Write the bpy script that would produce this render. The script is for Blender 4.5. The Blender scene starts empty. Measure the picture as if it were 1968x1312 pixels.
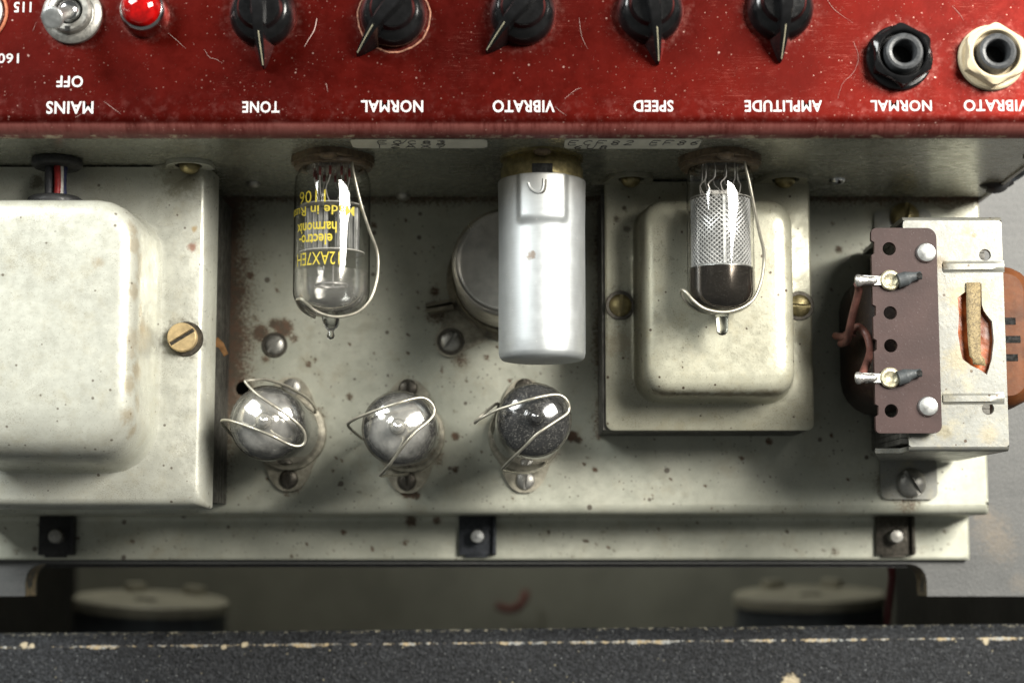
import bpy, bmesh, math, random
from mathutils import Vector, Matrix, noise as mnoise
random.seed(7)
S = bpy.context.scene
COL = S.collection
R = math.radians
# ------------------------------------------------------------------ camera
# millimetres everywhere below; U turns them into metres
U = 0.001
FPX, HCAM, TILT = 3300.0, 555.0, math.atan(394 / 3300)
cam_d = bpy.data.cameras.new("camera")
cam = bpy.data.objects.new("camera", cam_d)
COL.objects.link(cam)
cam.location = (0, 0, HCAM * U)
cam.rotation_euler = (TILT, 0, 0)
cam_d.sensor_width = 36.0
cam_d.lens = 36.0 * FPX / 1968
cam_d.clip_start, cam_d.clip_end = 0.01, 20
cam_d.dof.use_dof = True
cam_d.dof.focus_distance = 0.500
cam_d.dof.aperture_fstop = 9.0
S.camera = cam
# ------------------------------------------------------------------ light
w = bpy.data.worlds.new("World")
S.world = w
w.use_nodes = True
w.node_tree.nodes["Background"].inputs[0].default_value = (0.97, 1.0, 0.95, 1)
w.node_tree.nodes["Background"].inputs[1].default_value = 0.115
S.view_settings.view_transform = 'Standard'
S.view_settings.look = 'None'
S.view_settings.exposure = 0.0
S.view_settings.gamma = 1.0


def area(name, loc, aim, sx, sy, power, col):
    d = bpy.data.lights.new(name, 'AREA')
    d.shape, d.size, d.size_y, d.energy, d.color = 'RECTANGLE', sx * U, sy * U, power, col
    o = bpy.data.objects.new(name, d)
    COL.objects.link(o)
    o.location = Vector(loc) * U
    o.rotation_euler = (Vector(aim) - Vector(loc)).to_track_quat('-Z', 'Y').to_euler()
    return o


area("softbox_lamp", (535, 355, 680), (30, 60, 20), 310, 480, 17.5, (1.0, 0.962, 0.88))
area("softbox_lamp", (-510, 470, 500), (-60, 50, 20), 300, 320, 6.6, (0.96, 0.99, 0.97))
area("interior_fill", (-160, 620, -130), (-60, -30, -380), 380, 160, 1.6, (1.0, 0.97, 0.86))  # added fill light that lifts the dark cabinet interior from behind
S.cycles.max_bounces = 10
S.cycles.transparent_max_bounces = 16
S.cycles.caustics_reflective = False
S.cycles.caustics_refractive = False
S.cycles.sample_clamp_indirect = 6.0
S.cycles.use_denoising = True


# ------------------------------------------------------------------ helpers
def at(px, py, z=0.0):
    """point of the photograph -> x, y (mm) on the level at height z"""
    c, s = math.cos(TILT), math.sin(TILT)
    a, u = (px - 984) / FPX, (656 - py) / FPX
    # ray in world: right, up(c,s), forward(s,-c)
    dy, dz = u * c + s, u * s - c
    k = (z - HCAM) / dz
    return a * k, dy * k


def A3(px, py, z):
    x, y = at(px, py, z)
    return Vector((x, y, z))


def on_wall(px, py, ywall):
    """x, z where the ray meets the upright sheet y = ywall"""
    c, s = math.cos(TILT), math.sin(TILT)
    a, u = (px - 984) / FPX, (656 - py) / FPX
    k = ywall / (u * c + s)
    return a * k, HCAM + k * (u * s - c)


def pxmm(z, py=656):
    return 1.0 / A3(985, py, z).x


class MB:
    def __init__(s):
        s.v, s.f, s.sm = [], [], []

    def add(s, vs, fs, smooth=True):
        b = len(s.v)
        s.v += [tuple(p) for p in vs]
        s.f += [tuple(i + b for i in f) for f in fs]
        s.sm += [smooth] * len(fs)
        return s

    def box(s, x0, x1, y0, y1, z0, z1, bev=0.0, seg=2, mat=None):
        bm = bmesh.new()
        bmesh.ops.create_cube(bm, size=1)
        for v in bm.verts:
            v.co = Vector((x0 + (v.co.x + .5) * (x1 - x0), y0 + (v.co.y + .5) * (y1 - y0), z0 + (v.co.z + .5) * (z1 - z0)))
        if bev:
            bmesh.ops.bevel(bm, geom=bm.edges[:], offset=bev, segments=seg, affect='EDGES', profile=0.5)
        return s.bm(bm, mat, smooth=bool(bev))

    def bm(s, bm, mat=None, smooth=False):
        bm.verts.ensure_lookup_table()
        vs = [(mat @ v.co if mat else v.co.copy()) for v in bm.verts]
        s.add(vs, [[v.index for v in f.verts] for f in bm.faces], smooth)
        bm.free()
        return s

    def lathe(s, prof, seg=32, mat=None, smooth=True, mod=None):
        vs, fs = [], []
        n = len(prof)
        for i in range(seg):
            a = 2 * math.pi * i / seg
            for (r, z) in prof:
                rr = r if mod is None else mod(r, z, a)
                vs.append(Vector((rr * math.cos(a), rr * math.sin(a), z)))
        for i in range(seg):
            j = (i + 1) % seg
            for k in range(n - 1):
                a, b, c, d = i * n + k, j * n + k, j * n + k + 1, i * n + k + 1
                if prof[k][0] < 1e-6:
                    fs.append((a, c, d))
                elif prof[k + 1][0] < 1e-6:
                    fs.append((a, b, d))
                else:
                    fs.append((a, b, c, d))
        if mat:
            vs = [mat @ v for v in vs]
        return s.add(vs, fs, smooth)

    def tube(s, pts, r, seg=8, smooth_path=0, rfun=None):
        pts = [Vector(p) for p in pts]
        if smooth_path:
            out = []
            for i in range(len(pts) - 1):
                p0, p1, p2, p3 = pts[max(i - 1, 0)], pts[i], pts[i + 1], pts[min(i + 2, len(pts) - 1)]
                for k in range(smooth_path):
                    t = k / smooth_path
                    out.append(0.5 * ((2 * p1) + (p2 - p0) * t + (2 * p0 - 5 * p1 + 4 * p2 - p3) * t * t + (3 * p1 - p0 - 3 * p2 + p3) * t ** 3))
            out.append(pts[-1])
            pts = out
        vs, fs = [], []
        n = len(pts)
        up = None
        for i, p in enumerate(pts):
            t = (pts[min(i + 1, n - 1)] - pts[max(i - 1, 0)])
            t = t.normalized() if t.length > 1e-9 else Vector((0, 0, 1))
            if up is None:
                up = Vector((0, 0, 1)) if abs(t.z) < .9 else Vector((1, 0, 0))
            up = (up - t * up.dot(t)).normalized()
            sd = t.cross(up)
            rr = r * (rfun(i / (n - 1)) if rfun else 1)
            for k in range(seg):
                a = 2 * math.pi * k / seg
                vs.append(p + (up * math.cos(a) + sd * math.sin(a)) * rr)
        for i in range(n - 1):
            for k in range(seg):
                fs.append((i * seg + k, i * seg + (k + 1) % seg, (i + 1) * seg + (k + 1) % seg, (i + 1) * seg + k))
        fs.append(tuple(range(seg))[::-1])
        fs.append(tuple((n - 1) * seg + k for k in range(seg)))
        return s.add(vs, fs)

    def plate(s, outline, z0, z1, holes=(), mat=None):
        """flat plate from an outline and round holes, with thickness"""
        bm = bmesh.new()
        eds = []
        for lp in [outline] + list(holes):
            vv = [bm.verts.new((p[0], p[1], z1)) for p in lp]
            for i in range(len(vv)):
                eds.append(bm.edges.new((vv[i], vv[(i + 1) % len(vv)])))
        bmesh.ops.triangle_fill(bm, edges=eds, use_beauty=True)
        r = bmesh.ops.extrude_face_region(bm, geom=bm.faces[:])
        for e in r['geom']:
            if isinstance(e, bmesh.types.BMVert):
                e.co.z = z0
        bmesh.ops.recalc_face_normals(bm, faces=bm.faces[:])
        return s.bm(bm, mat, False)

    def loft(s, rings, cap=True, cap0=False):
        n = len(rings[0])
        vs = [p for r_ in rings for p in r_]
        fs = []
        for i in range(len(rings) - 1):
            for k in range(n):
                fs.append((i * n + k, i * n + (k + 1) % n, (i + 1) * n + (k + 1) % n, (i + 1) * n + k))
        if cap:
            fs.append(tuple((len(rings) - 1) * n + k for k in range(n)))
        if cap0:
            fs.append(tuple(range(n))[::-1])
        return s.add(vs, fs)

    def mesh(s, name, mat, origin=(0, 0, 0)):
        me = bpy.data.meshes.new(name)
        o = Vector(origin)
        me.from_pydata([((Vector(v) - o) * U) for v in s.v], [], s.f)
        me.polygons.foreach_set('use_smooth', s.sm)
        if any(s.sm):
            me.set_sharp_from_angle(angle=R(38))
        me.materials.append(mat)
        me.update()
        return me


def rrect(x0, x1, y0, y1, r, z, n=6):
    """rounded rectangle ring; r may be a tuple of four (ll, lr, ur, ul)"""
    rs = r if isinstance(r, (tuple, list)) else (r,) * 4
    out = []
    for (cx, cy, a0, q) in ((x0, y0, 180, rs[0]), (x1, y0, 270, rs[1]), (x1, y1, 0, rs[2]), (x0, y1, 90, rs[3])):
        q = max(q, 1e-3)
        ox = cx + q if cx == x0 else cx - q
        oy = cy + q if cy == y0 else cy - q
        for k in range(n):
            a = R(a0 + 90 * k / (n - 1))
            out.append(Vector((ox + q * math.cos(a), oy + q * math.sin(a), z)))
    return out


def circ(x, y, r, n=20):
    return [(x + r * math.cos(2 * math.pi * k / n), y + r * math.sin(2 * math.pi * k / n)) for k in range(n)]


def thing(name, label, cat, loc=(0, 0, 0), group=None, rot=(0, 0, 0), kind=None):
    o = bpy.data.objects.new(name, None)
    COL.objects.link(o)
    o.empty_display_size = 0.005
    o.location = Vector(loc) * U
    o.rotation_euler = rot
    o['label'], o['category'] = label, cat
    if group:
        o['group'] = group
    if kind:
        o['kind'] = kind
    return o


def put(name, me, parent=None, loc=(0, 0, 0), rot=(0, 0, 0), mat=None, label=None, kind=None, scale=None):
    o = bpy.data.objects.new(name, me)
    COL.objects.link(o)
    o.parent = parent
    o.location = Vector(loc) * U
    o.rotation_euler = rot
    if scale:
        o.scale = scale
    if mat is not None:
        o.material_slots[0].link = 'OBJECT'
        o.material_slots[0].material = mat
    if label:
        o['label'] = label
    if kind:
        o['kind'] = kind
    return o


# ------------------------------------------------------------------ materials
class Mat:
    def __init__(s, name):
        s.m = bpy.data.materials.new(name)
        s.m.use_nodes = True
        s.t = s.m.node_tree
        s.b = s.t.nodes["Principled BSDF"]
        s.co = None

    def nd(s, typ, **kw):
        n = s.t.nodes.new(typ)
        for k, v in kw.items():
            setattr(n, k, v)
        return n

    def setin(s, sock, v):
        if isinstance(v, bpy.types.NodeSocket):
            s.t.links.new(v, sock)
        elif isinstance(v, (tuple, list)) and len(v) == 3 and sock.type == 'RGBA':
            sock.default_value = (*v, 1)
        else:
            sock.default_value = v

    def coord(s):
        if s.co is None:
            tc = s.nd('ShaderNodeTexCoord')
            m = s.nd('ShaderNodeVectorMath', operation='SCALE')
            s.t.links.new(tc.outputs['Object'], m.inputs[0])
            m.inputs['Scale'].default_value = 1000.0
            s.co = m.outputs[0]
        return s.co

    def xyz(s):
        n = s.nd('ShaderNodeSeparateXYZ')
        s.t.links.new(s.coord(), n.inputs[0])
        return n.outputs

    def vec(s, stretch=None, off=(0, 0, 0), rot=(0, 0, 0)):
        m = s.nd('ShaderNodeMapping')
        s.t.links.new(s.coord(), m.inputs[0])
        m.inputs['Scale'].default_value = stretch or (1, 1, 1)
        m.inputs['Location'].default_value = off
        m.inputs['Rotation'].default_value = rot
        return m.outputs[0]

    def noise(s, scale, detail=4, rough=.6, stretch=None, off=(0, 0, 0), dist=0.0, rot=(0, 0, 0)):
        n = s.nd('ShaderNodeTexNoise')
        s.t.links.new(s.vec(stretch, off, rot), n.inputs['Vector'])
        n.inputs['Scale'].default_value = scale
        n.inputs['Detail'].default_value = detail
        n.inputs['Roughness'].default_value = rough
        n.inputs['Distortion'].default_value = dist
        return n.outputs[0]

    def voro(s, scale, stretch=None, off=(0, 0, 0), rand=1.0):
        n = s.nd('ShaderNodeTexVoronoi')
        s.t.links.new(s.vec(stretch, off), n.inputs['Vector'])
        n.inputs['Scale'].default_value = scale
        n.inputs['Randomness'].default_value = rand
        return n

    def math(s, op, a, b=0.0, c=0.0):
        n = s.nd('ShaderNodeMath', operation=op)
        s.setin(n.inputs[0], a)
        s.setin(n.inputs[1], b)
        s.setin(n.inputs[2], c)
        return n.outputs[0]

    def ramp(s, v, lo, hi, a=0.0, b=1.0):
        n = s.nd('ShaderNodeMapRange', interpolation_type='SMOOTHSTEP')
        s.setin(n.inputs[0], v)
        for i, q in enumerate((lo, hi, a, b)):
            s.setin(n.inputs[i + 1], q)
        return n.outputs[0]

    def mix(s, fac, a, b):
        n = s.nd('ShaderNodeMix', data_type='RGBA')
        s.setin(n.inputs[0], fac)
        s.setin(n.inputs[6], a)
        s.setin(n.inputs[7], b)
        return n.outputs[2]

    def dots(s, scale, rmax, off=(0, 0, 0), stretch=None, keep=0.5):
        """scattered round specks, each of its own size"""
        v = s.voro(scale, stretch, off)
        sp = s.nd('ShaderNodeSeparateColor')
        s.t.links.new(v.outputs['Color'], sp.inputs[0])
        rr = s.math('MULTIPLY', s.math('MAXIMUM', s.math('SUBTRACT', sp.outputs[0], keep), 0.0), rmax / (1 - keep))
        d = s.math('SUBTRACT', rr, v.outputs['Distance'])
        return s.ramp(d, 0.0, 0.05)

    def spot(s, x, y, z, r, wob=0.5, soft=.6):
        n = s.nd('ShaderNodeVectorMath', operation='DISTANCE')
        s.t.links.new(s.coord(), n.inputs[0])
        n.inputs[1].default_value = (x, y, z)
        d = s.math('ADD', n.outputs['Value'], s.math('MULTIPLY', s.math('SUBTRACT', s.noise(.55, 4, .7), .5), r * wob * 3))
        return s.ramp(d, r * (1 - soft), r, 1.0, 0.0)

    def attr(s, name):
        n = s.nd('ShaderNodeAttribute', attribute_name=name)
        return n.outputs['Fac']

    def bump(s, h, dist=0.1, strength=1.0):
        n = s.nd('ShaderNodeBump')
        s.setin(n.inputs['Height'], h)
        n.inputs['Distance'].default_value = dist * U
        n.inputs['Strength'].default_value = strength
        s.t.links.new(n.outputs[0], s.b.inputs['Normal'])

    def fin(s, col, rough=.5, metal=0.0, **kw):
        s.setin(s.b.inputs['Base Color'], col)
        s.setin(s.b.inputs['Roughness'], rough)
        s.setin(s.b.inputs['Metallic'], metal)
        for k, v in kw.items():
            s.setin(s.b.inputs[k.replace('_', ' ')], v)
        return s.m


def simple(name, col, rough=.4, metal=0.0, var=.25, scale=.5, bump=0.03, dust=0.0, **kw):
    m = Mat(name)
    c = m.mix(m.ramp(m.noise(scale, 5), .3, .7), tuple(x * (1 - var) for x in col), tuple(min(1, x * (1 + var)) for x in col))
    if dust:
        c = m.mix(m.math('MULTIPLY', m.ramp(m.noise(scale * 5, 6, .75), .55, .75), dust), c, (.42, .40, .34))
    r = m.ramp(m.noise(scale * 1.7, 4, .6, off=(3, 1, 7)), .3, .7, rough * .75, min(1, rough * 1.3))
    if bump:
        m.bump(m.noise(scale * 3, 4), bump)
    return m.fin(c, r, metal, **kw)


def sheet_metal(name, c1, c2, metal, rough, grime=False, spots=(), rust=(.075, .05, .032), specks=1.0, streak=None):
    """old dull plated steel: cloudy tone, fine pits, dark specks, dirt where the attribute or the spots say"""
    m = Mat(name)
    c = m.mix(m.ramp(m.noise(.055, 5, .6), .35, .68), c1, c2)
    c = m.mix(m.math('MULTIPLY', m.ramp(m.noise(.9, 6, .75), .42, .75), .30), c, tuple(x * .62 for x in c1))
    warm = m.math('MULTIPLY', m.ramp(m.noise(.11, 5, .7, off=(9, 4, 2)), .5, .75), .40)
    c = m.mix(warm, c, (.36, .31, .20))
    if streak:
        c = m.mix(m.math('MULTIPLY', m.ramp(m.noise(.7, 5, .7, stretch=streak), .5, .8), .25), c, tuple(x * .55 for x in c1))
    pit = m.math('MULTIPLY', m.dots(.75, .28, keep=.45), .75 * specks)
    c = m.mix(pit, c, (.10, .075, .05))
    c = m.mix(m.math('MULTIPLY', m.dots(.2, .22, off=(5, 2, 0), keep=.55), .8 * specks), c, (.085, .06, .045))
    dirt = None
    if grime:
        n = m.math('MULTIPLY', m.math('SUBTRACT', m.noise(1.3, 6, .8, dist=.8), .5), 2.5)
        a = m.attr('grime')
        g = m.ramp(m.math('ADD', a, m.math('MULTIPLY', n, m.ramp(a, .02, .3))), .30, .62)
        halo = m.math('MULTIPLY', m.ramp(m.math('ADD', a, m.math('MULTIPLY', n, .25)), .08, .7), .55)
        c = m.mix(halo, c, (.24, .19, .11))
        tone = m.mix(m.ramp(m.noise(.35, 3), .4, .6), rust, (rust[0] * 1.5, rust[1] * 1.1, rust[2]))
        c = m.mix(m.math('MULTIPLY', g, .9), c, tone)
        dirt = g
    for (x, y, z, r_, col, amt) in spots:
        q = m.math('MULTIPLY', m.spot(x, y, z, r_, .5), amt)
        c = m.mix(q, c, col)
    r = m.ramp(m.noise(.35, 5, .65, off=(1, 8, 3)), .3, .7, rough * .8, rough * 1.3)
    mt = metal
    if dirt is not None:
        r = m.ramp(dirt, 0.0, 1.0, r, .8)
        mt = m.math('MULTIPLY', m.math('SUBTRACT', 1.0, dirt), metal)
    m.bump(m.noise(1.6, 5, .65), .02)
    return m.fin(c, r, mt)


BROWN, DARKB, OCHRE = (.075, .05, .035), (.035, .03, .025), (.30, .20, .09)
# named materials
M_DECK = sheet_metal("deck_steel", (.575, .58, .485), (.455, .465, .385), .25, .38, grime=True)
M_WALL = sheet_metal("wall_steel", (.40, .40, .325), (.33, .335, .275), .45, .24, grime=True, specks=.25, streak=(.02, 1, 1))
M_STEEL = simple("zinc_steel", (.40, .39, .36), .42, .8, .15, .8, .02)
M_CHROME = simple("chrome", (.62, .63, .64), .16, 1.0, .08, .4, .01)
M_TIN = simple("dull_tin", (.52, .53, .52), .40, .85, .12, .25, .02)
M_IRON = simple("dark_iron", (.10, .09, .075), .42, .75, .35, .9, .05, dust=.25)
M_BRASS = simple("brass", (.66, .50, .27), .46, .55, .15, .4, .02)
M_OLDBRASS = simple("old_brass", (.30, .25, .125), .38, .75, .3, .5, .05, dust=.2)
M_BLACK = simple("black_rubber", (.018, .018, .019), .55, 0, .3, .5, .05, dust=.12)
M_BLACKGLOSS = simple("black_phenolic", (.0075, .0075, .008), .17, 0, .3, .3, 0, dust=.0)
M_GREYPLASTIC = simple("grey_black_barrel", (.055, .058, .062), .38, 0, .3, .8, .04, dust=.3)
M_HOLE = simple("dark_hole", (.006, .006, .005), .9)
M_SOCKET = simple("brown_phenolic_socket", (.15, .105, .062), .5, .1, .4, .5, .08, dust=.35)
M_RUSTY = simple("rusty_plate", (.36, .335, .265), .5, .4, .35, .35, .08, dust=.3)
M_WIRE = simple("tinned_wire", (.46, .435, .36), .36, .7, .15, .3, .02)
_m = Mat("white_print")
_c = _m.mix(_m.math('MULTIPLY', _m.ramp(_m.noise(1.3, 5, .75), .58, .66), .75), (.66, .64, .63), (.30, .06, .045))
M_WHITEPRINT = _m.fin(_c, .5)
M_YELLOWPRINT = simple("yellow_print", (.50, .40, .03), .55, 0, .08, .8, 0)
M_INK = simple("ink", (.035, .03, .03), .6)
M_PAPER = simple("paper_label", (.86, .83, .70), .65, 0, .12, .12, .02)
M_CORE = simple("lamination_iron", (.10, .096, .085), .5, .4, .45, .25, .08, dust=.15)
M_LINT = simple("lint", (.60, .42, .38), .8, 0, .1, .5, 0)
M_RED = None


def panel_red():
    m = Mat("red_lacquer")
    x, y, z = m.xyz()[:3]
    c = m.mix(m.ramp(m.noise(.03, 4), .3, .7), (.092, .0034, .0011), (.060, .0022, .0008))
    c = m.mix(m.math('MULTIPLY', m.ramp(m.noise(.8, 5, .7), .5, .75), .25), c, (.10, .004, .004))
    edge = m.ramp(z, ZP - .28, ZP - .9)
    st = m.noise(.9, 5, .75, stretch=(1, .12, .12))
    cl = m.noise(.045, 5, .7, off=(4, 0, 0))
    sc = m.math('MULTIPLY', edge, m.ramp(m.math('ADD', m.math('MULTIPLY', st, .55), m.math('MULTIPLY', cl, .6)), .36, .70, .22, .80))
    c = m.mix(sc, c, (.25, .085, .073))
    near = m.math('MULTIPLY', m.ramp(y, YW + 13, YW + 4), m.math('MULTIPLY', m.ramp(m.noise(.35, 6, .75), .47, .7), .16))
    c = m.mix(near, c, (.40, .16, .14))
    chip = m.math('MULTIPLY', m.ramp(z, ZP - 3.1, ZP - 3.9), m.ramp(m.noise(.25, 6, .8, off=(2, 2, 2)), .52, .60))
    c = m.mix(chip, c, (.55, .45, .33))
    rub = None
    for (px, py, r0) in ((506, 30, 12.5), (757, 31, 12.5), (1005, 27, 12.5), (1249, 23, 12.5), (1499, 18, 12.5), (1727, 113, 12.5), (1904, 113, 12.5), (140, 30, 11), (280, 27, 9.5)):
        q = A3(px, py, ZP)
        k = m.spot(q.x, q.y, ZP, r0, .35, .45)
        rub = k if rub is None else m.math('MAXIMUM', rub, k)
    rub = m.math('MULTIPLY', rub, m.ramp(m.noise(.7, 6, .8, off=(6, 1, 0)), .40, .68, .03, .34))
    c = m.mix(rub, c, (.36, .17, .145))
    d1 = m.dots(.42, .17, keep=.72)
    d2 = m.dots(.85, .22, off=(3, 7, 1), keep=.55)
    d3 = m.dots(1.9, .20, off=(8, 2, 1), keep=.6)
    c = m.mix(m.math('MULTIPLY', d3, .35), c, (.50, .30, .25))
    c = m.mix(m.math('MULTIPLY', d2, .45), c, (.48, .28, .23))
    c = m.mix(m.math('MULTIPLY', d1, .6), c, (.55, .36, .31))
    # fine hairline scratches, two directions
    for (rz, off) in ((.5, (0, 0, 0)), (-.9, (5, 3, 0)), (1.5, (1, 9, 0))):
        h = m.noise(1.0, 2, .5, stretch=(.05, 1.6, 1), off=off, rot=(0, 0, rz))
        l = m.math('ABSOLUTE', m.math('SUBTRACT', h, .5))
        k = m.math('MULTIPLY', m.ramp(l, .0, .006, 1, 0), m.ramp(m.noise(.07, 3, .6, off=off), .56, .66))
        c = m.mix(m.math('MULTIPLY', k, .35), c, (.45, .14, .11))
    r = m.ramp(m.noise(.25, 5, .7), .3, .7, .36, .47)
    r = m.ramp(edge, 0, 1, r, .5)
    m.bump(m.noise(.5, 4), .02)
    return m.fin(c, r, m.ramp(sc, 0, .6, .78, .25), Specular_IOR_Level=.25)


def cream_paint(name, c1, spots=(), dirt=1.0):
    m = Mat(name)
    c2 = tuple(x * .84 for x in c1)
    c = m.mix(m.ramp(m.noise(.06, 5, .65), .35, .7), c1, c2)
    c = m.mix(m.math('MULTIPLY', m.ramp(m.noise(.12, 7, .8, off=(4, 4, 0)), .47, .72), .40 * dirt), c, (.40, .36, .24))
    c = m.mix(m.math('MULTIPLY', m.ramp(m.noise(1.7, 6, .8, off=(1, 4, 0)), .50, .72), .4 * dirt), c, tuple(x * .6 for x in c1))
    c = m.mix(m.math('MULTIPLY', m.dots(2.6, .33, keep=.4), .55 * dirt), c, (.15, .12, .085))
    c = m.mix(m.math('MULTIPLY', m.math('MULTIPLY', m.ramp(m.noise(3.0, 4, .7), .5, .62), m.ramp(m.noise(.08, 4, .7, off=(7, 1, 0)), .45, .65)), .5 * dirt), c, (.22, .19, .13))
    c = m.mix(m.math('MULTIPLY', m.dots(.42, .22, off=(2, 7, 0), keep=.6), .75 * dirt), c, (.09, .065, .045))
    h = m.noise(1.0, 2, .5, stretch=(.05, 1.2, 1), rot=(0, 0, .65))
    k = m.math('MULTIPLY', m.ramp(m.math('ABSOLUTE', m.math('SUBTRACT', h, .5)), 0, .005, 1, 0), m.ramp(m.noise(.06, 3, .6), .55, .65))
    c = m.mix(m.math('MULTIPLY', k, .5), c, (.20, .17, .11))
    for (x, y, z, r_, col, amt) in spots:
        c = m.mix(m.math('MULTIPLY', m.spot(x, y, z, r_, .5, .7), amt), c, col)
    r = m.ramp(m.noise(.3, 5, .7), .3, .7, .26, .48)
    hb = m.math('ADD', m.noise(.9, 5, .6), m.math('MULTIPLY', m.noise(.12, 3), 2.0))
    m.bump(hb, .035)
    return m.fin(c, r, .30)


def tolex(name, base, light, wear=None):
    m = Mat(name)
    v = m.voro(1.1, (1, 1, 1))
    g = m.noise(.85, 4, .65, dist=1.2)
    hgt = m.math('ADD', m.math('MULTIPLY', v.outputs['Distance'], .8), g)
    c = m.mix(m.ramp(g, .42, .68), base, light)
    c = m.mix(m.math('MULTIPLY', m.dots(.5, .16, keep=.75), .7), c, (.42, .37, .24))
    c = m.mix(m.math('MULTIPLY', m.dots(1.1, .24, off=(3, 3, 3), keep=.55), .75), c, (.30, .31, .31))
    if wear:
        c = wear(m, c)
    m.bump(hgt, .45, .9)
    return m.fin(c, .62, 0.0, Specular_IOR_Level=.3)


def thin_glass(name, tint=(.985, .985, .98), edge=(.26, .26, .245), dust=0.0, rough=.015):
    m = Mat(name)
    t = m.t
    lw = m.nd('ShaderNodeLayerWeight')
    lw.inputs[0].default_value = .5
    e = m.ramp(lw.outputs['Facing'], .60, .97)
    tr = m.nd('ShaderNodeBsdfTransparent')
    m.setin(tr.inputs[0], m.mix(e, tint, edge))
    gl = m.nd('ShaderNodeBsdfGlossy')
    gl.inputs['Roughness'].default_value = rough
    fres = m.math('MULTIPLY_ADD', m.math('POWER', lw.outputs['Facing'], 5.0), .93, .07)
    mx = m.nd('ShaderNodeMixShader')
    m.setin(mx.inputs[0], fres)
    t.links.new(tr.outputs[0], mx.inputs[1])
    t.links.new(gl.outputs[0], mx.inputs[2])
    out = mx.outputs[0]
    if dust:
        df = m.nd('ShaderNodeBsdfDiffuse')
        df.inputs[0].default_value = (.6, .58, .52, 1)
        m2 = m.nd('ShaderNodeMixShader')
        f = m.math('MULTIPLY', m.math('MAXIMUM', m.dots(3.4, .46, keep=.25), m.math('MULTIPLY', m.dots(1.1, .2, off=(2, 2, 2), keep=.6), 1.0)), dust)
        f = m.math('ADD', f, m.math('MULTIPLY', m.ramp(m.noise(.6, 5, .7), .4, .7), dust * .05))
        m.setin(m2.inputs[0], f)
        t.links.new(out, m2.inputs[1])
        t.links.new(df.outputs[0], m2.inputs[2])
        out = m2.outputs[0]
    t.links.new(out, t.nodes['Material Output'].inputs[0])
    return m.m


def getter(name, col, lo, hi, z0, z1, rough=.1, ring=None, metal=1.0):
    """silvered inside of a bulb: mirror that thins out to clear along the axis"""
    m = Mat(name)
    t = m.t
    z = m.xyz()[2]
    f = m.ramp(m.math('ADD', z, m.math('MULTIPLY', m.math('SUBTRACT', m.noise(.25, 4), .5), 4.0)), z0, z1, lo, hi)
    cc = m.mix(m.ramp(m.noise(.3, 4), .3, .7), col, tuple(x * .75 for x in col))
    if ring:
        cc = m.mix(m.ramp(m.math('ADD', z, m.math('MULTIPLY', m.math('SUBTRACT', m.noise(.18, 4, off=(3, 0, 0)), .5), 5.0)), ring[0], ring[1], 1, 0), cc, (.13, .128, .122))
    m.setin(m.b.inputs['Base Color'], cc)
    m.b.inputs['Metallic'].default_value = metal
    m.b.inputs['Roughness'].default_value = rough
    m.setin(m.b.inputs['Alpha'], f)
    return m.m


# ------------------------------------------------------------------ levels
YW = at(984, 383, 0)[1]                      # the upright back wall
ZE = on_wall(984, 258, YW)[1]                # lower rim of the red panel's rolled edge
ZP = ZE + 4.2                                # control panel
XR, XL = at(1891, 700, 0)[0], -178.0         # ends of the chassis
YF = 10.3                                    # front of the deck
ZF = -25.0                                   # front flange
M_RED = panel_red()

# ------------------------------------------------------------------ chassis
chassis = thing("amplifier_chassis", "pale speckled steel amplifier chassis with red control panel across the top", "chassis")

GR = []      # dirt on the deck: x, y, radius, strength


def g(px, py, r, k=1.0, z=0.0):
    x, y = at(px, py, z)
    GR.append((x, y, r / 5.9 * (1.25 if r >= 25 else 1.0), k))


for a in [(672, 762, 13, .8), (875, 838, 14, 1), (875, 902, 12, .8), (782, 945, 20, 1.2), (800, 952, 14, 1), (1143, 902, 9, 1), (1100, 838, 18, 1.2), (1112, 845, 12, 1),
          (935, 687, 9, .9), (850, 712, 9, .7), (850, 700, 6, .6), (1478, 848, 12, 1), (1425, 880, 10, .9), (690, 433, 10, .6), (718, 433, 11, .9), (593, 700, 11, .9), (605, 690, 8, .7),
          (480, 530, 14, 1), (465, 560, 15, .9), (470, 500, 12, .8), (500, 640, 26, .9), (545, 630, 26, 1.0), (527, 622, 20, .9), (565, 650, 16, .7), (510, 690, 16, .7), (490, 610, 14, .6),
          (640, 905, 9, .6), (690, 945, 8, .6), (560, 925, 36, .75), (783, 925, 38, .8), (1010, 920, 32, .6), (610, 800, 30, .5), (560, 745, 26, .6), (785, 745, 28, .55), (1010, 740, 22, .4),
          (865, 655, 40, .7), (840, 600, 40, .6), (885, 690, 30, .5), (840, 880, 26, .5), (1060, 870, 30, .4), (835, 560, 18, .8), (1730, 475, 9, .9), (1690, 480, 12, .9), (1612, 480, 14, .8), (1600, 430, 10, .6),
          (1395, 870, 7, .6), (1260, 870, 7, .5), (1180, 940, 6, .5), (920, 930, 6, .6), (1000, 960, 6, .6), (645, 880, 5, .6), (700, 640, 5, .5), (770, 650, 6, .6), (1085, 700, 6, .5), (765, 690, 7, .6), (875, 790, 8, .6),
          (1710, 930, 46, .55), (1745, 965, 40, .5), (640, 760, 5, .6), (730, 900, 7, .6), (660, 560, 5, .7), (760, 520, 6, .7), (770, 545, 5, .7), (800, 560, 5, .6)]:
    g(*a)
for i in range(340):
    g(random.uniform(445, 1890), random.uniform(400, 985), random.uniform(1.5, 6.0), random.uniform(.5, 1.1))
GF = []
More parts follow.
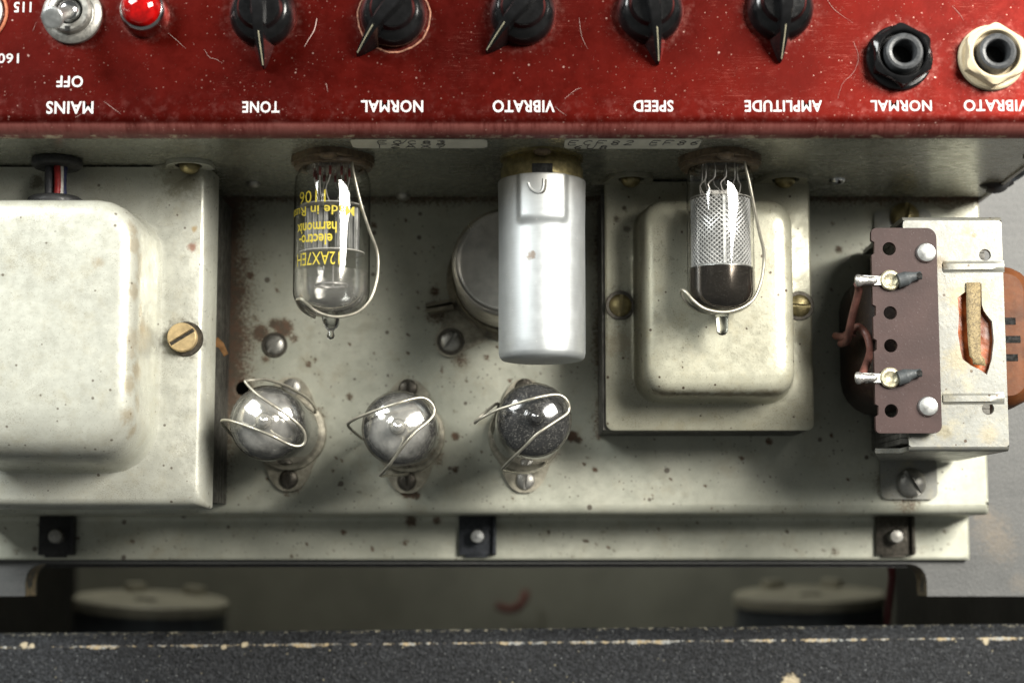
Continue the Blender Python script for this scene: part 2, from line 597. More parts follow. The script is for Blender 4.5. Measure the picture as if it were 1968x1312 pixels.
for a in [(660, 1022, 9, 1), (778, 1043, 8, 1), (700, 1040, 4, .8), (715, 1050, 4, .9), (560, 1068, 7, .8), (548, 1020, 5, .8), (590, 1045, 6, .9), (640, 1055, 5, .8), (690, 1005, 6, .8), (1055, 1030, 6, .6), (1100, 1030, 4, .9),
          (1122, 1040, 4, 1), (1128, 1040, 4, 1), (1160, 1020, 6, .9), (1010, 1055, 5, .7), (975, 1066, 4, .8), (255, 1040, 8, .8), (30, 1060, 9, .7), (8, 1040, 7, .6), (1815, 1020, 8, .7), (1825, 1045, 5, .9),
          (1512, 1020, 7, 1), (1605, 1060, 18, .45), (1340, 1005, 6, .8), (790, 1000, 22, .8), (840, 1000, 16, .7)]:
    x, y = at(a[0], a[1], ZF)
    GF.append((x, y, a[2] / 5.6, a[3]))
for i in range(90):
    x, y = at(random.uniform(0, 1860), random.uniform(1000, 1072), ZF)
    GF.append((x, y, random.uniform(.3, .9), random.uniform(.4, 1)))


def field(spots):
    cell = {}
    for sp in spots:
        for i in range(int((sp[0] - sp[2]) // 8), int((sp[0] + sp[2]) // 8) + 1):
            for j in range(int((sp[1] - sp[2]) // 8), int((sp[1] + sp[2]) // 8) + 1):
                cell.setdefault((i, j), []).append(sp)

    def f(x, y):
        v = 0.0
        for (sx, sy, r, k) in cell.get((int(x // 8), int(y // 8)), ()):
            d = math.hypot(x - sx, y - sy) / r
            if d < 1:
                t = 1 - d
                v = max(v, k * t * t * (3 - 2 * t) * 1.05)
        return v
    return f


def grid_sheet(name, xs, prof, mat, fun=None, thick=1.2, hole=None, parent=chassis, flip=False):
    nx, npf = len(xs), len(prof)
    vs = [(x, p[0], p[1]) for x in xs for p in prof]
    bm = bmesh.new()
    bv = [bm.verts.new(Vector(v)) for v in vs]
    for i in range(nx - 1):
        for k in range(npf - 1):
            q = (bv[i * npf + k], bv[i * npf + k + 1], bv[(i + 1) * npf + k + 1], bv[(i + 1) * npf + k])
            f = bm.faces.new(q if not flip else q[::-1])
            f.smooth = True
    if hole:
        hx, hy, hr = hole
        kill = [f for f in bm.faces if (f.calc_center_median().xy - Vector((hx, hy))).length < hr and f.calc_center_median().z > -.5]
        bmesh.ops.delete(bm, geom=kill, context='FACES')
        for v in bm.verts:
            if v.is_boundary and (v.co.xy - Vector((hx, hy))).length < hr * 2:
                d = (v.co.xy - Vector((hx, hy))).normalized() * hr
                v.co.x, v.co.y = hx + d.x, hy + d.y
    me = bpy.data.meshes.new(name)
    vals = [fun(v.co) for v in bm.verts] if fun else None
    for v in bm.verts:
        v.co *= U
    bm.to_mesh(me)
    bm.free()
    if vals:
        a = me.attributes.new('grime', 'FLOAT', 'POINT')
        a.data.foreach_set('value', vals)
    me.materials.append(mat)
    me.set_sharp_from_angle(angle=R(50))
    o = put(name, me, parent)
    if thick:
        sm = o.modifiers.new('thickness', 'SOLIDIFY')
        sm.thickness = thick * U
        sm.offset = -1
    return o


def steps(a, b, d):
    n = max(1, int(round(abs(b - a) / d)))
    return [a + (b - a) * i / n for i in range(n + 1)]


def arc(cy, cz, r, a0, a1, n=6):
    return [(cy + r * math.cos(R(a0 + (a1 - a0) * i / n)), cz + r * math.sin(R(a0 + (a1 - a0) * i / n))) for i in range(n + 1)]


fd, ff = field(GR), field(GF)
XB1, XB2 = at(445, 700, 0)[0], at(1150, 700, 0)[0]
YB2 = at(1150, 835, 0)[1]


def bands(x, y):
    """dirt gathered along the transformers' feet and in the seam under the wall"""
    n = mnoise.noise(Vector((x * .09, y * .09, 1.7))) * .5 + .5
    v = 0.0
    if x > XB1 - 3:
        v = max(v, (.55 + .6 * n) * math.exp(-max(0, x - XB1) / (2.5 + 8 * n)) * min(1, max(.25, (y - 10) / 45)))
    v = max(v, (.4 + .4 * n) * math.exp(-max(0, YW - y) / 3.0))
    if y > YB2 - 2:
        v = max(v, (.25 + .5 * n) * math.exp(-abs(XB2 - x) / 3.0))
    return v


prof = [(y, 0.0) for y in steps(YW + 2, YF + 3.2, 1.0)] + arc(YF + 3, -3, 3, 85, 180, 6)
prof += [(YF, z) for z in steps(-4, ZF + 2.2, 3)] + arc(YF - 2, ZF + 2, 2, 0, -85, 4) + [(y, ZF) for y in steps(YF - 2.2, at(984, 1075, ZF)[1], 1)]
hx, hy = at(466, 746, 0)
xs = steps(XL, XR, 1.0)
grid_sheet("deck", xs, prof, M_DECK, lambda c: max(fd(c.x, c.y), bands(c.x, c.y)) if c.z > -3 else (ff(c.x, c.y) if c.z < ZF + 2 else .25), hole=(hx, hy, 2.3), flip=False)

# back wall, its foot rolled away from the deck
GW = []
for a in [(500, 300, 9, .5), (1690, 300, 7, .5), (1740, 300, 30, .3), (1150, 330, 6, .5), (900, 330, 5, .5)]:
    x, z = on_wall(a[0], a[1], YW)
    GW.append((x, z, a[2] / 5.6, a[3]))
for i in range(60):
    x, z = random.uniform(XL, XR), random.uniform(6, 80)
    GW.append((x, z, random.uniform(.4, 1.0), random.uniform(.3, .8)))
for px in (640, 1383, 1043):
    x, z = on_wall(px, 300, YW)
    GW.append((x, z - 2, 19, .5))
for px in range(0, 1900, 30):
    x, z = on_wall(px, 383, YW)
    GW.append((x, 0, random.uniform(3, 7), random.uniform(.4, .9)))
fw = field(GW)
prof = [(YW, z) for z in steps(ZP - 3, 5, 2.5)] + arc(YW + 4, 4.6, 4, 180, 262, 7)
grid_sheet("back_wall", steps(XL, XR, 2.0), prof, M_WALL, lambda c: fw(c.x, c.z), flip=False, thick=0)

# red control panel with a rolled front edge
prof = [(y, ZP) for y in (YW + 95, YW + 60, YW + 40, YW + 20, YW + 10)] + arc(YW + 4.6, ZP - 5.4, 5.4, 88, 180, 9) + [(YW - .78, ZP - 6.2)]
control_panel = grid_sheet("control_panel", steps(XL, XR, 4.0), prof, M_RED, thick=.9)
mb = MB().box(XR + .05, XR + 1.3, YW - .5, YW + 95, -26, ZP - 1.5)
put("end_plate", mb.mesh("end_plate", M_STEEL), chassis)
mb = MB().box(XL - 1.3, XL - .05, YW - .5, YW + 95, -26, ZP - 1.5)
put("end_plate", mb.mesh("end_plate", M_STEEL), chassis)


# ------------------------------------------------------------------ lettering
def glyphs(txt, bold=0.0, res=3, spacing=1.0):
    cu = bpy.data.curves.new("lettering", 'FONT')
    cu.body = txt
    cu.offset = bold
    cu.resolution_u = res
    cu.space_character = spacing
    o = bpy.data.objects.new("lettering", cu)
    COL.objects.link(o)
    bpy.context.view_layer.update()
    me = o.to_mesh()
    vs = [v.co.copy() for v in me.vertices]
    fs = [list(p.vertices) for p in me.polygons]
    o.to_mesh_clear()
    bpy.data.objects.remove(o)
    bpy.data.curves.remove(cu)
    x0, x1 = min(v.x for v in vs), max(v.x for v in vs)
    y0, y1 = min(v.y for v in vs), max(v.y for v in vs)
    return [((v.x - x0) / (x1 - x0), (v.y - y0) / (y1 - y0)) for v in vs], fs


def panel_word(txt, px0, px1, py0, py1, bold=.016, z=None):
    """upside-down print on the control panel between the given points of the photograph"""
    z = ZP + .04
    vs, fs = glyphs(txt, bold, spacing=1.06)
    xa, ya = at(px0, py0, z)
    xb, yb = at(px1, py1, z)
    mb = MB().add([(xb - u * (xb - xa), ya + v * (yb - ya), z) for (u, v) in vs], fs, False)
    put("lettering", mb.mesh("lettering", M_WHITEPRINT), control_panel)


for a in [("MAINS", 89, 179, 195, 219), ("OFF", 109, 159, 146, 168), ("TONE", 466, 537, 195, 217), ("NORMAL", 694, 813, 193, 216), ("VIBRATO", 947, 1066, 193, 216),
          ("SPEED", 1218, 1294, 193, 215), ("AMPLITUDE", 1431, 1580, 193, 215), ("NORMAL", 1673, 1791, 193, 214), ("VIBRATO", 1852, 1976, 192, 214),
          ("115", 27, 60, 4, 24), ("160", -4, 36, 103, 122)]:
    panel_word(*a)

# lint and hairs lying on the panel
for pts in [[(609, 36), (604, 58), (592, 78), (585, 90)], [(323, 64), (340, 78), (358, 95)], [(200, 195), (222, 212), (232, 219)], [(145, 226), (158, 218)],
            [(393, 95), (402, 110), (415, 114), (428, 122)], [(1113, 35), (1118, 70), (1130, 95)], [(1085, 190), (1108, 172), (1118, 170)], [(1590, 0), (1605, 20), (1640, 45)],
            [(1640, 80), (1650, 110), (1640, 140), (1620, 160), (1610, 190)], [(1830, 12), (1845, 28), (1852, 40)], [(1067, 205), (1078, 215), (1090, 222)], [(63, 60), (70, 42)], [(627, 160), (630, 178)]]:
    p3 = [A3(x, y, ZP + .12) for x, y in pts]
    mb = MB().tube(p3, .036 if pts[0][0] not in (609,) else .12, 5, 4, lambda t: .35 + .65 * math.sin(math.pi * min(1, t + .15)))
    put("lint", mb.mesh("lint", M_LINT), control_panel)


# ------------------------------------------------------------------ fixings
def cut(me_a, boxes):
    """cut slots into a screw head"""
    oa = bpy.data.objects.new("screw", me_a)
    COL.objects.link(oa)
    tmp = []
    for (x0, x1, y0, y1, z0, z1, rz) in boxes:
        b = MB().box(x0, x1, y0, y1, z0, z1).mesh("slot", M_HOLE)
        b.transform(Matrix.Rotation(rz, 4, 'Z'))
        ob = bpy.data.objects.new("slot", b)
        COL.objects.link(ob)
        md = oa.modifiers.new("slot", 'BOOLEAN')
        md.operation, md.object, md.solver = 'DIFFERENCE', ob, 'EXACT'
        tmp.append(ob)
    dg = bpy.context.evaluated_depsgraph_get()
    me = bpy.data.meshes.new_from_object(oa.evaluated_get(dg))
    for ob in tmp + [oa]:
        bpy.data.objects.remove(ob)
    me.name = me_a.name
    me.set_sharp_from_angle(angle=R(35))
    return me


def dome_head(r, h, slot):
    pr = [(r, -1.0), (r, .1 * r)]
    for i in range(1, 7):
        a = R(90 * i / 6)
        pr.append((r * math.cos(a) if i < 6 else 0, .1 * r + (h - .1 * r) * math.sin(a)))
    me = MB().lathe(pr, 28).lathe([(0, -1.0), (r, -1.0)], 28).mesh("screw", M_STEEL)
    return cut(me, [(-r * 1.5, r * 1.5, -slot, slot, h * .45, h * 3, 0)])


def cheese_head(r, h, slot):
    me = MB().lathe([(r, -1.0), (r, h - .35), (r - .35, h), (0, h)], 32).lathe([(0, -1.0), (r, -1.0)], 32).mesh("screw", M_BRASS)
    return cut(me, [(-r * 1.5, r * 1.5, -slot, slot, h * .55, h * 3, 0)])


ME_DOME = dome_head(3.6, 1.7, .46)
ME_CHEESE = cheese_head(4.3, 2.6, .62)
ME_RIVET = MB().lathe([(2.3, -.3), (2.3, .2), (2.0, .9), (1.3, 1.4), (0, 1.6)], 20).mesh("rivet", M_TIN)
ME_WASHER = MB().lathe([(2.4, 0), (5.0, 0), (5.2, .3), (5.0, .6), (2.4, .6), (2.4, 0)], 28).mesh("washer", M_IRON)
W2 = (R(90), 0, 0)                                    # turns +Z out of the wall


def deck_screw(px, py, r, rz, mat, z=0.0, washer=True, parent=chassis, org=(0, 0, 0)):
    p = A3(px, py, z) - Vector(org)
    k = r / pxmm(z) / 3.6
    o = put("screw", ME_DOME, parent, p, (0, 0, R(rz)), mat, scale=(k, k, k))
    if washer:
        kk = k * 3.6 * 1.30 / 5.2
        put("washer", ME_WASHER, o, (0, 0, -.05), mat=M_IRON, scale=(kk / k, kk / k, .9 / k))
    return o


deck_screw(528, 663, 19, 48, M_STEEL)
deck_screw(866, 656, 20, 52, M_STEEL, z=1.6)


def wall_put(name, me, px, py, mat=None, rz=0.0, k=1.0, out=0.0, parent=chassis):
    x, z = on_wall(px, py, YW)
    return put(name, me, parent, (x, YW - out, z), (R(90), R(rz), 0), mat, scale=(k, k, k))


wall_put("rivet", ME_RIVET, 487, 351, M_STEEL)
wall_put("rivet", ME_RIVET, 775, 375, M_STEEL, k=1.05)
wall_put("rivet", ME_RIVET, 1609, 345, M_CHROME, k=1.1)
wall_put("screw", ME_DOME, 1990, 300, M_STEEL)

M_CLIP = simple('blued_clip', (.055, .06, .07), .4, .5, .3, .8, .04, dust=.15)
# clips bolted along the front flange, outer ones coloured darker for their shade
for (px, mt, dk) in ((112, M_BLACK, 0), (918, M_CLIP, 1), (1718, M_IRON, 0)):
    x0, y0 = at(px - 36, 1066, ZF)
    x1, y1 = at(px + 36, 1000, ZF)
    mb = MB().box(x0, x1, y0, y1 + 1.5, ZF + .05, ZF + 2.0, .25)
    mb.box(x1 - 1.3, x1 - .1, y0 + .4, y1 + 1.5, ZF + 1.8, ZF + 4.0, .2).box(x0 + 2, x1 - 3, y0 - .8, y0 + .5, ZF + .1, ZF + 1.4, .2)
    cl = put("chassis_clip", mb.mesh("chassis_clip", mt), chassis)
    p = A3(px, 1030, ZF + 2)
    put("bolt", MB().lathe([(2.35, 0), (2.35, 4.2), (2.0, 4.7), (0, 4.9)], 20).mesh("bolt", M_TIN), cl, p, mat=M_TIN if dk else M_STEEL)

# tube sockets in the back wall
def wall_socket(px, brass=False):
    x, z = on_wall(px, 304, YW)
    mb = MB()
    o2 = []
    for k in range(48):
        a = 2 * math.pi * k / 48
        r = 12.2 + 2.8 * max(0, abs(math.sin(a)) - .78) / .22
        o2.append((r * math.cos(a), r * math.sin(a)))
    if brass:
        mb.plate(o2, 0, .9)
        mb.lathe([(11.2, .9), (11.8, 3.2), (12.1, 3.6), (12.1, 9.8), (11.4, 10.2), (11.2, 9.6)], 40)
    else:
        mb.plate(o2, 0, 2.0, holes=[circ(0, 0, 8.6, 24)])
        mb.lathe([(11.6, 2.0), (11.4, 3.2), (8.8, 3.2), (8.6, 2.0)], 36)
    so = put("tube_socket", mb.mesh("tube_socket", M_OLDBRASS if brass else M_SOCKET), chassis, (x, YW, z), W2)
    for sg in (1, -1):
        put("rivet", ME_RIVET, so, (0, sg * 13.0, .9 if brass else 2.0), mat=M_SOCKET, scale=(1.15, 1.15, .8))
    if brass:
        # dark bayonet window in the side that faces up
        mb = MB()
        vs = [(12.2 * math.sin(a), 12.2 * math.cos(a), t) for t in (4.2, 9.4) for a in [R(-14 + 28 * i / 8) for i in range(9)]]
        mb.add(vs, [(i, i + 1, i + 10, i + 9) for i in range(8)], True)
        vs2 = [(11.0 * math.sin(a), 11.0 * math.cos(a), t) for t in (4.2, 9.4) for a in [R(-14 + 28 * i / 8) for i in range(9)]]
        put("bayonet_window", mb.mesh("bayonet_window", M_HOLE), so)
    return so, Vector((x, YW, z))


SOCK_A, PA = wall_socket(640)
SOCK_B, PB = wall_socket(1041, True)
SOCK_C, PC = wall_socket(1383)


# ------------------------------------------------------------------ controls on the panel
def knob(px, py, ang, label):
    p = A3(px, py, ZP)
    t = thing("control_knob", label, "knob", p, "black pointer knobs along the red panel", rot=(0, 0, R(ang)))
    body = [(9.3, 0.15), (9.45, .9), (9.3, 2.2), (8.7, 3.8), (7.8, 5.2), (6.9, 6.2), (6.3, 6.7), (6.0, 7.4), (5.85, 8.4), (5.4, 9.0), (0, 9.1)]
    put("knob_body", KN_BODY, t)
    put("pointer", KN_FIN, t)
    put("pointer_line", KN_LINE, t)
    return t


body = [(9.1, 0.15), (9.3, .9), (9.15, 2.4), (8.6, 4.0), (7.7, 5.3), (6.9, 6.0), (6.4, 6.2), (6.15, 6.6), (5.95, 8.2), (5.5, 8.9), (0, 9.0)]
KN_BODY = MB().lathe(body, 48).mesh("knob_body", M_BLACKGLOSS)
rings, SEC = [], []
for (t, h, wt, wb) in [(-8.8, 5.0, .6, 2.0), (-8.2, 8.5, 1.2, 2.8), (-6, 11.4, 1.6, 3.3), (-2, 12.8, 1.75, 3.6), (2, 12.9, 1.7, 3.7), (5, 12.0, 1.5, 3.6), (7.5, 10.4, 1.25, 3.2), (9.5, 8.6, 1.1, 2.7), (11.5, 6.4, .9, 2.0), (13.4, 4.2, .65, 1.3), (14.8, 2.6, .35, .6), (15.3, 1.6, .12, .2)]:
    SEC.append((t, h, wt))
    zb = .3
    c = .35 * min(1, h / 4) * min(1, wt)
    mid = (wt + (wb - wt) * .32, h * .5)
    rings.append([Vector((t, -wb, zb)), Vector((t, -mid[0], mid[1])), Vector((t, -wt, h - c)), Vector((t, -wt + c, h)), Vector((t, wt - c, h)), Vector((t, wt, h - c)), Vector((t, mid[0], mid[1])), Vector((t, wb, zb))])
KN_FIN = MB().loft(rings, cap=True, cap0=True).mesh("pointer", M_BLACKGLOSS)
KN_LINE = MB().tube([(t, 0, h - .02) for (t, h, wt) in SEC[6:-1]], .17, 6, 3).mesh("pointer_line", simple("ivory_line", (.50, .46, .32), .5))
knob(506, 30, -88, "black pointer knob above the TONE lettering, pointing straight down")
knob(757, 31, -131, "black pointer knob above the left NORMAL lettering with a pale ring round its base")
knob(1005, 27, -132, "black pointer knob above the VIBRATO lettering beside the SPEED knob, pointing down left")
knob(1249, 23, -82, "black pointer knob above the SPEED lettering, in the middle of the panel")
knob(1499, 18, -91, "black pointer knob above the AMPLITUDE lettering, nearest the black jack")
# worn ring of bare metal round the second knob
x, y = at(757, 33, ZP)
put("worn_ring", MB().lathe([(9.75, .02), (9.85, .12), (10.15, .12), (10.25, .02)], 48, mod=lambda r, z, a: r + .10 * math.sin(a * 7) + .06 * math.sin(a * 17)).mesh("worn_ring", simple("worn_copper_edge", (.42, .20, .13), .5, .2, .5, .8)), control_panel, (x, y, ZP))

# jacks
def hexr(r, z, a):
    if .1 < z and r > 7.45:
        k = math.cos(((a + math.pi / 6) % (math.pi / 3)) - math.pi / 6)
        hx_ = 7.75 / k
        return min(r, hx_)
    return r


def jack(px, py, nutmat, label, rz):
    p = A3(px, py, ZP)
    t = thing("jack_socket", label, "jack", p, "jack sockets at the right end of the panel", rot=(0, 0, R(rz)))
    nut = MB()
    pr = [(9.0, 0.05), (9.2, .35), (9.1, 1.5)]
    nut.lathe(pr + [(8.6, 2.0), (7.4, 2.1)], 48)
    pr2 = [(8.95, 1.6), (8.95, 4.4), (8.6, 5.2), (7.4, 5.9), (6.9, 6.1), (6.45, 5.9), (6.2, 5.2), (6.15, 2.5), (5.2, 2.2)]
    nut.lathe(pr2, 96, mod=hexr)
    put("hex_nut", nut.mesh("hex_nut", nutmat), t)
    put("barrel", MB().lathe([(5.3, .3), (5.25, 6.6), (4.95, 7.3), (4.3, 7.6), (3.5, 7.4), (3.2, 6.9), (3.15, 1.0)], 40).mesh("barrel", M_GREYPLASTIC), t)
    put("jack_hole", MB().lathe([(3.3, .3), (0, .3)], 24).mesh("jack_hole", M_HOLE), t)
    return t


M_IVORY = simple("ivory_nylon", (.74, .62, .42), .42, 0, .10, .12, .03, dust=.12)
jack(1727, 113, M_BLACKGLOSS, "jack socket with a glossy black hex nut above the right NORMAL lettering", 2)
jack(1904, 113, M_IVORY, "jack socket with an ivory nylon hex nut at the right edge", -3)

# mains toggle switch
p = A3(140, 30, ZP)
sw = thing("toggle_switch", "chrome bat handled mains toggle switch beside the red lamp", "switch", p)
put("collar", MB().lathe([(8.3, .05), (8.3, 1.2), (7.6, 1.9), (6.4, 2.2), (6.2, 1.9), (6.0, 2.0), (6.0, 4.6), (5.5, 5.2), (4.1, 5.3), (3.8, 4.6), (3.8, 3.2)], 44).mesh("collar", M_STEEL), sw)
put("bush", MB().lathe([(3.9, 3.4), (0, 3.4)], 24).mesh("bush", M_HOLE), sw)
b0 = Vector((0.3, .2, 3.6))
b1 = A3(104, 33, ZP + 16) - p
put("lever", MB().tube([b0, b0.lerp(b1, .35), b0.lerp(b1, .7), b0.lerp(b1, .85), b0.lerp(b1, .97), b0.lerp(b1, 1.06), b0.lerp(b1, 1.13), b0.lerp(b1, 1.16)], 1.0, 20, 4,
                       lambda t: 1.75 + .25 * t if t < .42 else (2.0 + 1.1 * math.sin(min(1, (t - .42) / .38) * math.pi / 2) if t < .8 else 3.1 * math.sqrt(max(.02, 1 - ((t - .8) / .2) ** 2)))).mesh("lever", M_TIN), sw)
put("ball_base", MB().lathe([(3.3, 3.4), (3.2, 4.6), (2.5, 5.6), (1.4, 6.2), (0, 6.4)], 28).mesh("ball_base", M_CHROME), sw)
mb = MB().box(-.7, .7, -6.0, -4.6, 4.85, 5.36)
put("keyway", mb.mesh("keyway", M_HOLE), sw)
# pilot lamp
p = A3(280, 27, ZP)
pl = thing("pilot_lamp", "red glass pilot lamp in a chrome bezel next to the toggle switch", "lamp", p)
put("bezel", MB().lathe([(6.9, .05), (6.9, .9), (6.6, 2.6), (6.4, 4.2), (5.9, 5.4), (5.5, 5.7), (5.2, 5.2)], 44).mesh("bezel", M_CHROME), pl)
m = Mat("red_glass")
c = m.mix(m.ramp(m.noise(.35, 4), .35, .7), (.48, .004, .004), (.22, .002, .002))
M_REDGLASS = m.fin(c, .05, 0, Coat_Weight=.6, Coat_Roughness=.03)
put("lens", MB().lathe([(5.35, 4.6), (5.25, 6.2), (4.7, 7.6), (3.6, 8.7), (2.0, 9.4), (0, 9.6)], 44).mesh("lens", M_REDGLASS), pl)
# voltage selector, cut off by the picture's left edge
p = A3(-46, 24, ZP)
vs_ = thing("voltage_selector", "round grey voltage selector beside the figures 115 and 160", "selector", p)
put("selector_dial", MB().lathe([(7.6, .05), (7.6, 1.4), (7.0, 2.0), (3, 2.1), (0, 2.1)], 44).mesh("selector_dial", M_TIN), vs_)
put("selector_rim", MB().lathe([(7.9, .02), (8.2, .5), (8.7, .5), (8.9, .02)], 44).mesh("selector_rim", simple("copper_rim", (.55, .19, .10), .35, .3)), vs_)

# ------------------------------------------------------------------ paper labels with handwriting
HAND = {'E': [[(.9, 1), (0, 1), (0, 0), (.9, 0)], [(0, .52), (.7, .52)]], 'C': [[(.9, .85), (.5, 1), (.1, .7), (.1, .3), (.5, 0), (.9, .12)]], 'F': [[(.95, 1), (0, 1), (0, 0)], [(0, .5), (.7, .5)]],
        '8': [[(.5, .52), (.1, .75), (.5, 1), (.9, .75), (.5, .52), (.08, .25), (.5, 0), (.92, .25), (.5, .52)]], '3': [[(.1, .9), (.6, 1), (.85, .75), (.4, .55), (.9, .3), (.5, 0), (.05, .1)]],
        '2': [[(.1, .8), (.5, 1), (.9, .75), (.05, 0), (.95, 0)]], '1': [[(.4, 1), (.4, 0)]], 'A': [[(0, 0), (.5, 1), (1, 0)], [(.2, .4), (.8, .4)]], 'X': [[(0, 0), (1, 1)], [(0, 1), (1, 0)]],
        '7': [[(0, 1), (.95, 1), (.35, 0)], [(.25, .5), (.85, .5)]], '6': [[(.85, .95), (.3, .7), (.08, .3), (.5, 0), (.9, .28), (.5, .52), (.12, .35)]], 'U': [[(.05, 1), (.1, .2), (.5, 0), (.88, .2), (.95, 1)]],
        'v': [[(0, .6), (.35, .1), (1.1, 1.1)]]}


def paper(px0, px1, py0, py1, lines, label):
    xa, zt = on_wall(px0, py0, YW)
    xb, _ = on_wall(px1, py0, YW)
    _, zb = on_wall(px0, py1, YW)
    t = thing("paper_label", label, "label", ((xa + xb) / 2, YW, zb), "handwritten paper labels on the back wall")
    ox = Vector(((xa + xb) / 2, YW, zb))
    ring = [(v.x, v.y) for v in rrect(xa, xb, zb, zt, min(2.2, (zt - zb) * .25), 0)]
    rot = Matrix(((1, 0, 0, 0), (0, 0, -1, YW - .06), (0, 1, 0, 0), (0, 0, 0, 1)))
    put("paper", MB().plate(ring, 0, .12, mat=rot).mesh("paper", M_PAPER, ox), t)
    for (txt, u0, v0, hgt, adv, slant) in lines:
        mb = MB()
        W_, H_ = xb - xa, zt - zb
        for i, ch in enumerate(txt):
            for st in HAND.get(ch, []):
                pts = [(xa + W_ * u0 + (i + .62 * px_ + slant * py_ * .3) * adv, YW - .24, zb + H_ * (v0 + hgt * py_ + .012 * math.sin(i * 2.1))) for (px_, py_) in st]
                mb.tube(pts, .13, 4, 3)
        if mb.v:
            put("lettering", mb.mesh("lettering", M_INK, ox), t)


paper(672, 936, 267, 284, [("ECC83", .20, .52, .36, 4.1, .2), ("12AX7", .17, .08, .36, 4.3, .2), ("v", .36, .56, .36, 3.0, 0)], "pale paper label left of the silver tube shield with ECC83 written on it")
paper(1086, 1350, 266, 285, [("ECF82", .03, .42, .42, 3.9, .5), ("6U8", .07, .02, .34, 3.6, .4), ("EF86", .63, .42, .42, 3.7, .6)], "pale paper label right of the silver tube shield with ECF82 and EF86 written on it")


# ------------------------------------------------------------------ transformers
def local(L, pts):
    return [Vector(p) - Vector(L) for p in pts]


# --- big mains transformer on the left
ZT1 = 51.0
xr = at(392, 640, ZT1)[0]
yf = at(200, 968, ZT1)[1]
L1 = Vector((-150, 60, 0))
T1 = thing("mains_transformer", "large cream bell-covered mains transformer at the left with a brass screw", "transformer", L1)
xl = -172.0
dx1, dy0, dy1 = at(303, 640, ZT1)[0], at(150, 903, ZT1)[1], 98.5
lx = lambda x: x - L1.x
ly = lambda y: y - L1.y
sx, sy = at(352, 650, ZT1)
M_CREAM = cream_paint("cream_paint", (.585, .59, .515), spots=[(lx(sx), ly(sy), ZT1, 8.0, (.12, .10, .07), .8), (lx(at(350, 335, ZT1)[0]), ly(at(350, 335, ZT1)[1]), ZT1, 10, (.16, .14, .08), .6),
    (lx(at(370, 475, ZT1)[0]), ly(at(370, 475, ZT1)[1]), ZT1, 1.9, (.22, .08, .04), .8), (lx(at(374, 440, ZT1)[0]), ly(at(374, 440, ZT1)[1]), ZT1, 1.3, (.35, .24, .10), .8),
    (lx(at(72, 350, ZT1)[0]), ly(at(72, 350, ZT1)[1]), ZT1, 3.2, (.09, .07, .045), .8), (lx(at(190, 505, ZT1 + 28)[0]), ly(at(190, 505, ZT1 + 28)[1]), ZT1 + 28, 2.5, (.36, .28, .17), .6)]
    + [(lx(dx1) - 1.2 - random.uniform(0, .8), ly(at(260, py, ZT1 + 26)[1]), ZT1 + random.uniform(18, 27), random.uniform(2.5, 4.5), (.33, .25, .14), random.uniform(.35, .7)) for py in range(440, 860, 30)])
rings = []
hD = 29.0
for (ex, z, r) in [(1.3, ZT1 - 13, 1.0), (.9, ZT1 - 6, 1.2), (.25, ZT1 - 2.0, 1.8), (-.6, ZT1 - .6, 2.4), (-1.8, ZT1, 3)]:
    rings.append(rrect(xl - ex, xr + ex, yf - ex, YW - .6, (r, r, .4, .4), z))
n0 = len(rings)
for (ins, z, r) in [(-2.4, ZT1 + .05, 15), (-1.0, ZT1 + .35, 14), (-.2, ZT1 + 1.4, 13), (.25, ZT1 + 4, 12.5), (.6, ZT1 + hD - 8.0, 12), (1.0, ZT1 + hD - 4.5, 12), (2.0, ZT1 + hD - 2.0, 11.5), (3.6, ZT1 + hD - .65, 10.5), (6.0, ZT1 + hD - .12, 9), (9, ZT1 + hD, 7)]:
    sl = 1.0 if z < ZT1 + 5 else 1 + 1.1 * ((z - ZT1) / hD) ** 2
    fy = ins * sl + (6.5 * max(0, (z - ZT1 - 8) / hD) ** 1.6)
    rings.append(rrect(xl + 14 + ins, dx1 - ins, dy0 + fy, dy1 - ins * .9, (r, r, r, r), z))
mb = MB().loft(rings)
put("bell_cover", mb.mesh("bell_cover", M_CREAM, L1), T1)
# ears that lie against the back wall
def ear(px0, px1, py, zb, L, par, mat, h=7.0, hole=True):
    xa, z1 = on_wall(px0, py, YW)
    xb, _ = on_wall(px1, py, YW)
    xm, hw = (xa + xb) / 2, (xb - xa) / 2
    out = [(xa - 9, zb), (xb + .0, zb)] if False else []
    pts = []
    za_ = max(zb, z1 - hw * .9)
    for k in range(0, 19):
        a = R(180 - 10 * k)
        pts.append((xm + hw * math.cos(a), za_ + (z1 - za_) * math.sin(a)))
    pts = [(xa - 5, zb - .6)] + [(xa - 2, zb + .8)] + pts + [(xb, zb - .6)]
    rot = Matrix(((1, 0, 0, 0), (0, 0, -1, YW - .05), (0, 1, 0, 0), (0, 0, 0, 1)))
    hz = max(zb + 3.2, z1 - hw * .72)
    rz_ = min(hz - zb - .2, z1 - hz - .9, 4.2)
    hole_ = [[(xm + hw * .60 * math.cos(a), hz + rz_ * math.sin(a)) for a in [2 * math.pi * q / 22 for q in range(22)]]] if hole else []
    e = put("mounting_ear", MB().plate(pts, 0, 1.3, holes=hole_, mat=rot).mesh("mounting_ear", mat, L), par)
    put("slot", MB().plate(circ(xm, hz, hw * .7, 22), 0.02, .25, mat=rot).mesh("slot", M_HOLE, L), e) if hole else None
    put("screw", ME_DOME, e, Vector((xm, YW - .6, hz - rz_ * .45)) - L, (R(90), R(12), 0), M_OLDBRASS, scale=(hw * .125, hw * .125, 1.7))


